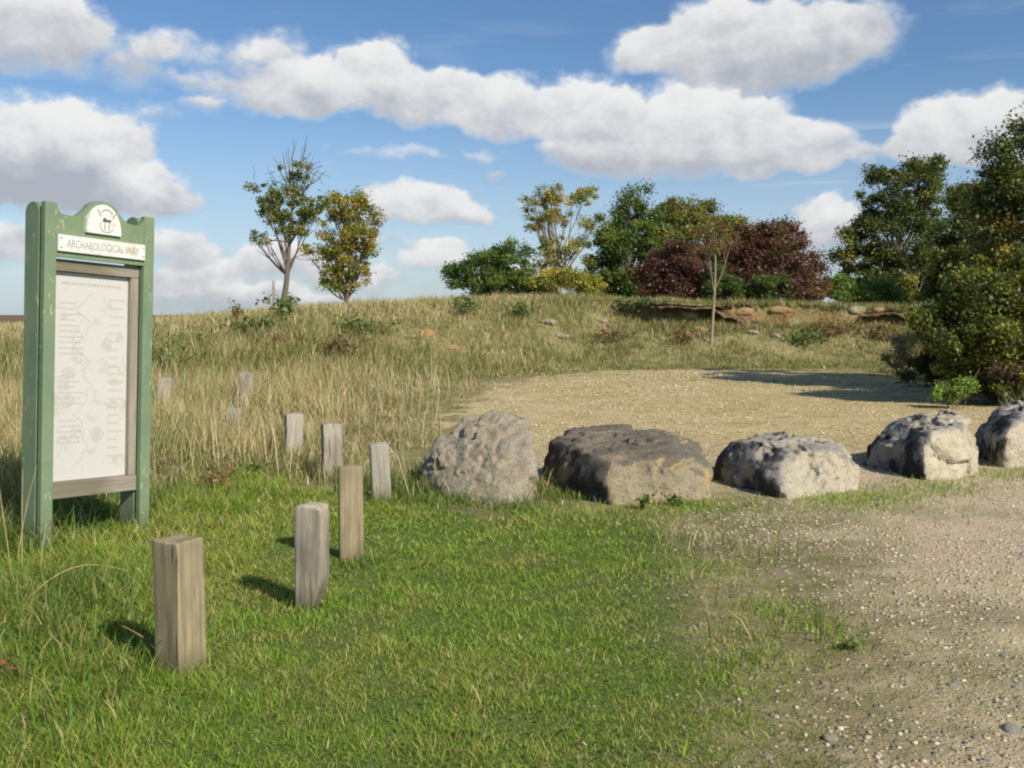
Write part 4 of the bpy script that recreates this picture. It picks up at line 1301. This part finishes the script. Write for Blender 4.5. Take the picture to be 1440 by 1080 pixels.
make_tree('conical_tree', 'tall dense green tree with a pointed top, second in the thicket from left', 'tree', base_at(885, Y),
          [lob(897, 276, 13, 18, Y), lob(890, 302, 26, 24, Y), lob(880, 335, 44, 30, Y), lob(915, 330, 28, 30, Y), lob(885, 372, 54, 30, Y), lob(845, 365, 24, 24, Y), lob(855, 320, 22, 14, Y), lob(860, 398, 40, 20, Y), lob(925, 375, 30, 34, Y), lob(900, 258, 6, 12, Y), lob(835, 395, 24, 20, Y), lob(905, 400, 34, 20, Y)],
          G_MID, [1, 1, 1, .4, .05], 14000, .125, 106, .14, .34, 1.2, limbs=40)
Y = 42.0
make_tree('olive_tree', 'olive green tree with thin pointed upper shoots behind the dark red bushes', 'tree', base_at(975, Y),
          [lob(960, 320, 34, 26, Y), lob(985, 305, 26, 20, Y), lob(1010, 325, 34, 24, Y), lob(975, 340, 66, 36, Y), lob(1040, 335, 26, 28, Y), lob(978, 292, 16, 16, Y), lob(950, 300, 24, 16, Y), lob(942, 292, 10, 14, Y), lob(1000, 290, 12, 9, Y), lob(1030, 325, 20, 18, Y), lob(925, 320, 18, 26, Y), lob(975, 385, 70, 26, Y), lob(1060, 370, 40, 40, Y)],
          OLIVE, [1.2, 1.1, .5, .2, .9], 13000, .125, 107, .12, .34, 1.15, stems=3, limbs=40, twigs=[(at(978, 300, Y), at(984, 276, Y), .02), (at(942, 300, Y), at(934, 282, Y), .02), (at(960, 300, Y), at(968, 284, Y), .02)])
Y = 37.0
make_tree('dogwood_bush', 'dark maroon bush at the left of the two red bushes', 'bush', base_at(945, Y),
          [lob(950, 362, 34, 26, Y), lob(935, 390, 36, 24, Y), lob(968, 392, 30, 24, Y), lob(910, 390, 14, 18, Y), lob(960, 345, 20, 14, Y), lob(950, 415, 50, 12, Y)], RED, [.9, 1.3, .3, 1.2, .3], 8500, .11, 108, .05, .3, 1.25, stems=4, limbs=24, trunk_top=.5, bark=(.1, .06, .05))
Y = 37.5
make_tree('dogwood_bush', 'largest red-brown domed bush right of the pale sapling', 'bush', base_at(1095, Y),
          [lob(1085, 345, 42, 30, Y), lob(1060, 375, 34, 34, Y), lob(1110, 360, 38, 34, Y), lob(1135, 388, 30, 34, Y), lob(1100, 395, 56, 24, Y), lob(1045, 395, 22, 22, Y), lob(1070, 328, 22, 14, Y), lob(1148, 405, 16, 18, Y), lob(1100, 330, 24, 14, Y), lob(1020, 365, 34, 28, Y), lob(1010, 395, 30, 24, Y), lob(1055, 342, 26, 20, Y), lob(1100, 416, 64, 12, Y), lob(1030, 414, 40, 12, Y)], RED, [1.2, .8, 1, .5, .6], 14000, .115, 109, .05, .32, 1.25, stems=4, limbs=30, trunk_top=.5, bark=(.1, .06, .05))
Y = 36.2
make_tree('elder_bush', 'small green bush in front of the red bushes beside the sapling', 'bush', base_at(1015, Y),
          [lob(1015, 402, 26, 18, Y), lob(1000, 392, 16, 14, Y), lob(1030, 408, 16, 12, Y)], [(.065, .10, .026), (.045, .075, .02), (.09, .12, .03), (.09, .045, .03)], [1, 1, .5, .3], 2600, .11, 110, .03, .24, 1.1, stems=3, limbs=10, trunk_top=.4)
make_tree('elder_bush', 'small green bush tucked under the large red-brown dome', 'bush', base_at(1085, Y),
          [lob(1085, 405, 28, 16, Y), lob(1070, 398, 14, 12, Y), lob(1108, 408, 14, 12, Y)], [(.065, .10, .026), (.045, .075, .02), (.09, .12, .03), (.09, .045, .03)], [1, 1, .5, .3], 2600, .11, 111, .03, .24, 1.1, stems=3, limbs=10, trunk_top=.4)
Y = 38.5
make_tree('elder_bush', 'bright green low growth between the red dome and the big dark tree', 'bush', base_at(1190, Y),
          [lob(1185, 405, 26, 18, Y), lob(1215, 408, 26, 16, Y), lob(1245, 410, 18, 12, Y)], [(.12, .19, .04), (.08, .13, .03), (.16, .20, .05)], [1, .8, .6], 3200, .12, 112, .03, .28, 1.0, stems=3, limbs=10, trunk_top=.4)
Y = 43.0
make_tree('maple_tree', 'big dark rounded tree with yellowing top behind the right bank', 'tree', base_at(1262, Y),
          [lob(1285, 258, 42, 34, Y), lob(1245, 285, 36, 40, Y), lob(1310, 290, 36, 40, Y), lob(1215, 335, 36, 34, Y), lob(1265, 335, 60, 46, Y), lob(1320, 345, 32, 46, Y), lob(1185, 345, 24, 22, Y), lob(1225, 375, 44, 26, Y), lob(1290, 378, 44, 28, Y), lob(1300, 236, 22, 16, Y), lob(1240, 245, 20, 14, Y), lob(1270, 400, 80, 20, Y), lob(1200, 392, 30, 18, Y), lob(1330, 402, 40, 20, Y), lob(1250, 414, 90, 14, Y)],
          [(.075, .095, .022), (.05, .07, .018), (.13, .14, .03), (.24, .21, .045), (.035, .05, .014)], [1, 1.2, .6, .35, 1.1], 21000, .135, 113, .2, .38, 1.15, limbs=50, twigs=[(at(1292, 410, Y - 3), at(1275, 372, Y - 3), .03), (at(1292, 410, Y - 3), at(1308, 368, Y - 3), .025)])
Y = 36.0
make_tree('maple_tree', 'dark tree filling the gap between the big rounded tree and the tallest one', 'tree', base_at(1372, Y),
          [lob(1370, 300, 32, 40, Y), lob(1345, 345, 36, 40, Y), lob(1390, 340, 40, 50, Y), lob(1362, 385, 46, 30, Y), lob(1400, 280, 22, 24, Y), lob(1340, 405, 50, 20, Y)],
          [(.06, .08, .02), (.04, .06, .016), (.10, .115, .026), (.18, .17, .04)], [1, 1.2, .5, .2], 12000, .13, 114, .14, .36, 1.15, limbs=30)
Y = 19.5
make_tree('field_maple', 'tallest dark tree cut by the right frame edge with orange tinged leaves', 'tree', base_at(1478, Y),
          [lob(1392, 258, 30, 34, Y), lob(1450, 225, 56, 48, Y), lob(1425, 275, 46, 36, Y), lob(1490, 290, 100, 70, Y), lob(1400, 310, 36, 28, Y), lob(1420, 350, 64, 44, Y), lob(1520, 225, 60, 60, Y), lob(1520, 370, 100, 70, Y), lob(1445, 400, 90, 50, Y), lob(1405, 215, 20, 24, Y), lob(1480, 180, 50, 30, Y), (12.9, 19.8, 6.3, 1.8, 1.8, 1.7), (12.8, 19.0, 4, 1.9, 1.9, 1.8), (12.3, 15.8, 3.9, 1.4, 1.6, 1.8), (11.9, 17, 2.2, 1.7, 2.0, 2.0)],
          [(.08, .10, .024), (.05, .07, .018), (.13, .13, .03), (.22, .15, .04), (.035, .05, .014)], [1, 1.2, .5, .14, 1.1], 34000, .095, 115, .16, .30, 1.15, limbs=50)
Y = 17.6
make_tree('maple_bush', 'large near bush with yellow-green leaves behind the rightmost boulders', 'bush', base_at(1412, Y),
          [lob(1400, 425, 66, 36, Y), lob(1345, 450, 46, 40, Y), lob(1440, 430, 70, 50, Y), lob(1390, 480, 90, 52, Y), lob(1342, 495, 36, 44, Y), lob(1480, 470, 80, 60, Y), lob(1420, 520, 90, 40, Y), lob(1350, 405, 36, 16, Y), lob(1326, 470, 16, 30, Y), lob(1372, 388, 26, 18, Y), lob(1422, 385, 46, 30, Y), lob(1300, 440, 10, 12, Y), lob(1385, 410, 20, 26, Y)],
          [(.10, .12, .024), (.17, .175, .032), (.06, .078, .018), (.26, .21, .04), (.035, .048, .013), (.12, .06, .03)], [1, .75, 1.2, .25, 1.1, .03], 24000, .09, 116, .06, .24, 1.1, stems=6, limbs=40, trunk_top=.5, bark=(.12, .10, .08))
Y = 21.5
make_tree('bramble_thicket', 'dark shaded thicket at the corner of the parking area under the maple bush', 'bush', base_at(1300, Y),
          [lob(1318, 512, 30, 26, Y), lob(1302, 528, 30, 18, Y), lob(1340, 520, 40, 26, Y)], [(.05, .065, .02), (.08, .09, .025), (.10, .08, .035), (.03, .04, .014)], [1, .7, .3, 1], 4500, .08, 117, .025, .2, 1.0, stems=4, limbs=16, trunk_top=.5)
Y = 25.0
make_tree('twiggy_bush', 'small grey twiggy bush at the edge of the shaded corner', 'bush', base_at(1266, Y),
          [lob(1268, 490, 18, 16, Y), lob(1258, 502, 14, 10, Y), lob(1282, 482, 16, 18, Y)], [(.20, .18, .09), (.13, .12, .06), (.26, .22, .12)], [1, 1, .5], 700, .07, 118, .02, .2, 1.0, stems=5, limbs=40, trunk_top=.8, bark=(.24, .19, .14))
Y = 17.0
make_tree('rose_bush', 'small reddish leaved shrub low in front of the maple bush', 'bush', base_at(1418, Y),
          [lob(1412, 522, 24, 24, Y), lob(1436, 528, 20, 18, Y)], [(.085, .045, .032), (.075, .055, .03), (.09, .095, .03)], [1, 1, 1], 1500, .06, 119, .02, .17, 1.0, stems=4, limbs=14, trunk_top=.5)
make_tree('elder_bush', 'bright green leafy seedlings at the foot of the maple bush', 'bush', base_at(1350, 16.6),
          [lob(1345, 548, 22, 12, 16.6), lob(1330, 556, 14, 8, 16.6), lob(1357, 532, 8, 12, 16.6)], [(.14, .21, .035), (.10, .16, .03), (.2, .23, .05)], [1, 1, .4], 700, .065, 120, .012, .14, 1.0, stems=4, limbs=8, trunk_top=.5)
# pale sapling standing on the bank
b = on_bank(1001, 484)
Y = b[1]
make_tree('pale_sapling', 'thin pale sapling with straight stem and sparse rusty crown in front of the red bushes', 'tree', tuple(b),
          [lob(1000, 335, 28, 22, Y), lob(1012, 318, 20, 14, Y), lob(990, 352, 22, 10, Y), lob(1020, 345, 16, 12, Y)], [(.15, .09, .045), (.11, .07, .035), (.15, .13, .045)], [1, 1, .6], 500, .08, 121, .055, .24, .6, limbs=3, bark=(.36, .29, .22),
          trunk_pts=[at(1000, 492, Y), at(1001, 470, Y), at(1003, 440, Y), at(1005, 410, Y), at(1006, 380, Y), at(1006, 350, Y), at(1004, 325, Y)], fork=.7, inner=.1)


# ------------------------------------------------------------------ weeds
def weed(name, label, cat, pos_, w, h, cols, leaves, size, seed, group=None, flat=.8):
    r = np.random.default_rng(seed)
    root = empty(name, pos_)
    tag(root, label, cat, group)
    tb = Tubes(); cent = []
    for k in range(7):
        e = np.array([r.normal() * w * .5, r.normal() * w * .5, h * r.uniform(.5, 1)])
        P = arc((0, 0, -.05), e, .03, 5)
        tb.add(P, np.linspace(.008, .003, 5) * (1 + h), 4, (.15, .13, .05))
        for j in range(2, 5): cent.append(P[j])
    cent = np.array(cent)
    V, Fq, C = leaf_cloud(cent, np.full(len(cent), w * .38), max(3, leaves // len(cent)), size, cols, np.ones(len(cols)), seed + 1, .5, flat)
    V[:, 2] = np.maximum(V[:, 2], -.02)
    link('leaves', np_mesh('leaves', V, [Fq], C), LEAF, root)
    link('stem', tb.mesh('stem'), BARK, root)


DG = [(.08, .12, .03), (.12, .16, .04), (.055, .085, .022)]
BR = [(.18, .10, .05), (.13, .08, .045), (.10, .10, .04)]
for k, (px, py, w, h, cols, n, s, lab) in enumerate((
        (401, 448, .55, .75, DG, 260, .11, 'dark green weed at the foot of the slender tree'), (232, 525, .8, .6, DG, 420, .07, 'dark green bush of weeds right of the notice board on the slope'), (250, 490, .9, .35, DG, 300, .07, 'lower dark weed clump on the left slope'),
        (358, 470, .7, .45, DG, 300, .1, 'dark weed clump in the middle of the left bank below the slender tree'), (330, 452, .25, .6, BR, 120, .08, 'brown dock stalk on the left crest'), (375, 490, .6, .4, BR, 260, .09, 'brown withered weed patch beneath the crest'),
        (470, 500, .7, .45, BR, 260, .09, 'rusty withered weeds low on the left bank'), (500, 470, .8, .4, DG, 300, .1, 'green weed clump on the bank left of the orange earth'), (650, 440, .6, .5, DG, 240, .1, 'green weed clump near the crest above the orange streak'),
        (735, 445, .7, .4, DG, 260, .1, 'green weed clump left of the cream outcrop'), (890, 440, .7, .4, DG, 280, .11, 'green weed clump at the crest under the conical tree'), (1130, 485, .8, .45, DG, 380, .1, 'dark weed clump on the right bank below the ledge'),
        (1165, 470, .8, .4, BR, 300, .1, 'brown weed clump on the right bank'), (960, 480, .6, .35, BR, 200, .09, 'brown weeds at the bank foot left of the sapling'), (1235, 478, .8, .45, BR, 300, .1, 'brown weeds under the right end of the lip'), (860, 480, .8, .3, BR, 240, .09, 'brown weeds low in the middle of the bank'))):
    b = on_bank(px, py)
    weed('weed_clump', lab, 'weed', (b[0], b[1], b[2]), w, h, cols, n, s, 200 + k, 'weed clumps on the bank')
for k, (px, py, w, h, cols, n, s, lab) in enumerate((
        (905, 716, .09, .12, DG, 70, .035, 'dark leafy weed at the foot of the widest boulder'), (952, 712, .07, .11, DG, 60, .035, 'upright dark weed below the right end of the widest boulder'), (300, 690, .22, .18, [(.30, .075, .045), (.20, .11, .05), (.11, .12, .03)], 90, .035, 'red leaved creeping weed behind the nearest posts'),
        (14, 955, .12, .08, [(.22, .07, .04), (.16, .10, .05), (.12, .13, .04)], 18, .022, 'red fallen leaves at the left frame edge in the turf'), (360, 668, .16, .16, DG, 110, .035, 'dark green nettle clump in front of the dry grass'), (1192, 914, .05, .045, DG, 40, .02, 'tiny green weed alone on the gravel'), (600, 690, .14, .12, DG, 80, .04, 'green dock weed at the left foot of the wedge boulder'))):
    b = gp(px, py)
    weed('low_weed', lab, 'weed', (b[0], b[1], gz(b[0], b[1])), w, h, cols, n, s, 300 + k, 'low weeds in the foreground')

# ------------------------------------------------------------------ daylight and cloudy sky
SUN_EL, SUN_AZ = math.radians(37), math.atan2(.67, -.74)
sd = Vector((math.sin(SUN_AZ) * math.cos(SUN_EL), math.cos(SUN_AZ) * math.cos(SUN_EL), math.sin(SUN_EL)))
sl_ = bpy.data.lights.new('sun', 'SUN'); sl_.energy = 5.0; sl_.angle = math.radians(.53); sl_.color = (1, .93, .82)
so = bpy.data.objects.new('sun', sl_); COL.objects.link(so)
so.rotation_euler = (-sd).to_track_quat('-Z', 'Y').to_euler()

w = bpy.data.worlds.new('World'); scene.world = w; w.use_nodes = True
t = NT(w.node_tree)
out = t.n('ShaderNodeOutputWorld')
sky = t.n('ShaderNodeTexSky', sky_type='NISHITA', sun_disc=False, sun_elevation=SUN_EL, sun_rotation=SUN_AZ)
sky.altitude = 100; sky.air_density = 1.0; sky.dust_density = .8; sky.ozone_density = 1.6
hs = t.mix(1.0, sky.outputs[0], (.86, 1.10, 1.34), 'MULTIPLY')
bg_sky = t.n('ShaderNodeBackground', ins={0: hs, 1: .084})
dirv = t.n('ShaderNodeTexCoord').outputs['Generated']
sx = t.n('ShaderNodeSeparateXYZ', ins={0: dirv})
az = t.m('ARCTAN2', sx.outputs[0], sx.outputs[1])
el = t.m('ARCSINE', sx.outputs[2])
uv = t.n('ShaderNodeCombineXYZ', ins={0: az, 1: t.m('MULTIPLY', el, 1.25), 2: 0.0}).outputs[0]


def nz(scale, detail, rough, off=(0, 0, 0)):
    return t.noise(t.mapping(uv, (1, 1, 1), off), scale, detail, rough)


w1 = t.m('SUBTRACT', nz(9, 2, .5), .5); w2 = t.m('SUBTRACT', nz(9, 2, .5, (5.2, 1.3, 2)), .5)
w3 = t.m('SUBTRACT', nz(26, 3, .55, (3, 1, 4)), .5); w4 = t.m('SUBTRACT', nz(26, 3, .55, (8, 3, 1)), .5)
azw = t.m('ADD', az, t.m('ADD', t.m('MULTIPLY', w1, .05), t.m('MULTIPLY', w3, .035)))
elw = t.m('ADD', el, t.m('ADD', t.m('MULTIPLY', w2, .035), t.m('MULTIPLY', w4, .03)))


def azel(px, py):
    d = ray(px, py); d = d / np.linalg.norm(d)
    return math.atan2(d[0], d[1]), math.asin(d[2])


# px, py (level of the flat base), half width, height above base, depth below, strength, grey
CL = [(50, 60, 105, 85, 40, 1.0, .15), (-60, 70, 130, 100, 40, 1.0, .2), (190, 100, 70, 55, 30, .42, .25),
      (90, 215, 130, 78, 28, 1.1, 0), (40, 275, 180, 62, 25, 1.0, .7), (195, 285, 85, 60, 22, 1.0, .1), (-80, 250, 130, 120, 40, 1, .2),
      (340, 95, 95, 45, 25, .40, .1), (290, 145, 42, 30, 22, .45, .05),
      (445, 140, 125, 62, 28, 1.05, .05), (535, 130, 78, 80, 30, 1.15, 0), (560, 150, 90, 40, 22, 1.0, .05),
      (690, 165, 95, 60, 28, 1.0, 0), (820, 170, 120, 68, 30, 1.1, 0), (880, 215, 150, 62, 38, 1.0, .15), (1000, 205, 130, 100, 40, 1.1, .05), (1095, 225, 115, 62, 28, 1.05, .05), (960, 225, 190, 50, 34, .9, .2),
      (930, 85, 92, 55, 26, 1.0, .05), (1060, 85, 175, 90, 40, 1.1, .1), (1160, 60, 110, 75, 40, 1.0, .15), (1080, 100, 130, 50, 32, .9, .35),
      (1370, 205, 110, 78, 25, 1.1, .05), (1300, 215, 60, 45, 20, .9, .1), (1480, 200, 110, 80, 30, 1, .1),
      (1165, 335, 62, 66, 26, .85, .05),
      (585, 305, 108, 62, 20, 1.0, .1), (640, 312, 66, 34, 14, .8, .1),
      (615, 375, 62, 46, 18, .75, 0), (400, 378, 95, 50, 26, .8, .05), (275, 395, 85, 44, 24, .8, .1), (245, 350, 65, 40, 26, .65, .1), (10, 345, 45, 42, 28, .7, .1), (500, 392, 100, 30, 22, .7, .1), (330, 425, 220, 36, 30, .7, .15), (720, 400, 160, 40, 30, .42, .1),
      (700, 240, 20, 14, 12, .34, .45), (225, 70, 60, 40, 22, .5, .1), (265, 115, 60, 26, 16, .45, .1), (375, 75, 70, 34, 20, .45, .05), (320, 120, 90, 24, 18, .42, .1), (600, 215, 170, 20, 16, .30, .0), (640, 130, 70, 34, 26, .7, .05), (1220, 225, 60, 22, 16, .45, .1), (560, 345, 140, 16, 14, .38, .1), (800, 290, 160, 14, 12, .3, .1), (80, 330, 120, 26, 18, .45, .1), (1240, 300, 60, 24, 16, .3, .1), (210, 165, 60, 24, 16, .25, .1)]
D, HW, WS, GR = None, None, None, None
for (px, py, rx, up, dn, stg, gr) in CL:
    u0, v0 = azel(px, py)
    du = t.m('MULTIPLY', t.m('SUBTRACT', azw, u0), F / rx)
    dv = t.m('SUBTRACT', elw, v0)
    dvs = t.m('MAXIMUM', t.m('MULTIPLY', dv, F / up), t.m('MULTIPLY', dv, -F / dn))
    r2 = t.m('MULTIPLY_ADD', du, du, t.m('MULTIPLY', dvs, dvs))
    f = t.m('MULTIPLY_ADD', r2, -stg, stg)
    wgt = t.m('POWER', t.m('MAXIMUM', f, .0001), 2.0)
    hgt = t.m('MULTIPLY', dv, F / up)
    if D is None: D, HW, WS, GR = f, t.m('MULTIPLY', wgt, hgt), wgt, t.m('MULTIPLY', wgt, gr)
    else:
        D = t.m('SMOOTH_MAX', D, f, .18)
        HW = t.m('MULTIPLY_ADD', wgt, hgt, HW); WS = t.m('ADD', WS, wgt); GR = t.m('MULTIPLY_ADD', wgt, gr, GR)
H = t.m('DIVIDE', HW, t.m('ADD', WS, 1e-4))
GR = t.m('DIVIDE', GR, t.m('ADD', WS, 1e-4))
# scattered cumulus for the rest of the sky
gen = t.m('MULTIPLY', t.m('SUBTRACT', nz(3.2, 3, .5, (2, 7, 0)), .62), 7.0)
side = t.ss(t.m('ABSOLUTE', az), .56, .75)
over = t.ss(el, .40, .55)
D = t.m('MAXIMUM', D, t.m('SUBTRACT', t.m('MULTIPLY', gen, t.m('MAXIMUM', side, over)), t.m('MULTIPLY', t.m('SUBTRACT', 1.0, t.m('MAXIMUM', side, over)), 2.0)))
fb = nz(24, 8, .6, (1, 2, 3))
fb2 = nz(24, 8, .6, (1 - .010, 2 - .018, 3))
fl = nz(6, 4, .5, (4, 4, 4))
dens = t.m('ADD', D, t.m('MULTIPLY', t.m('SUBTRACT', fb, .5), 1.35))
soft = t.m('MULTIPLY_ADD', t.ss(H, .35, -.5), .75, .36)
soft = t.m('ADD', soft, t.m('MULTIPLY', t.ss(D, .5, .1), .35))
alpha = t.m('MULTIPLY', t.ss(t.m('DIVIDE', dens, soft), -.1, 1.0), t.ss(D, -.55, .1))
cirrus = t.m('MULTIPLY', t.ss(t.noise(t.mapping(uv, (2.2, 17, 1), (0, 0, 9)), 2.2, 5, .6, .4), .50, .78), t.m('MULTIPLY', t.ss(el, .34, .12), .5))
haze = t.m('MULTIPLY', t.ss(el, .24, -.02), .52)
alpha2 = t.m('MAXIMUM', t.m('MULTIPLY', alpha, .96), t.m('MAXIMUM', cirrus, haze))
lit = t.m('ADD', t.m('MULTIPLY', H, .95), .22)
lit = t.m('ADD', lit, t.m('MULTIPLY', t.m('SUBTRACT', fb, fb2), 1.25))
lit = t.m('ADD', lit, t.m('MULTIPLY', t.m('SUBTRACT', fl, .5), .5))
lit = t.m('SUBTRACT', lit, t.m('MULTIPLY', GR, 1.7))
litc = t.ss(lit, -.55, .95)
ccol = t.mix(litc, (.43, .455, .51), (.88, .88, .87))
ccol = t.mix(t.m('MULTIPLY', t.m('SUBTRACT', 1.0, alpha), .9), ccol, (.70, .78, .87))
bg_c = t.n('ShaderNodeBackground', ins={0: ccol, 1: 1.0})
mx = t.n('ShaderNodeMixShader', ins={0: alpha2, 1: bg_sky.outputs[0], 2: bg_c.outputs[0]})
t.nt.links.new(mx.outputs[0], out.inputs[0])
w.cycles.sampling_method = 'MANUAL'
w.cycles.sample_map_resolution = 512

# ------------------------------------------------------------------ render settings
scene.view_settings.view_transform = 'Standard'
scene.view_settings.look = 'None'
scene.view_settings.exposure = 0
scene.cycles.max_bounces = 6
scene.cycles.diffuse_bounces = 3
scene.cycles.transmission_bounces = 3
scene.cycles.filter_width = 2.1
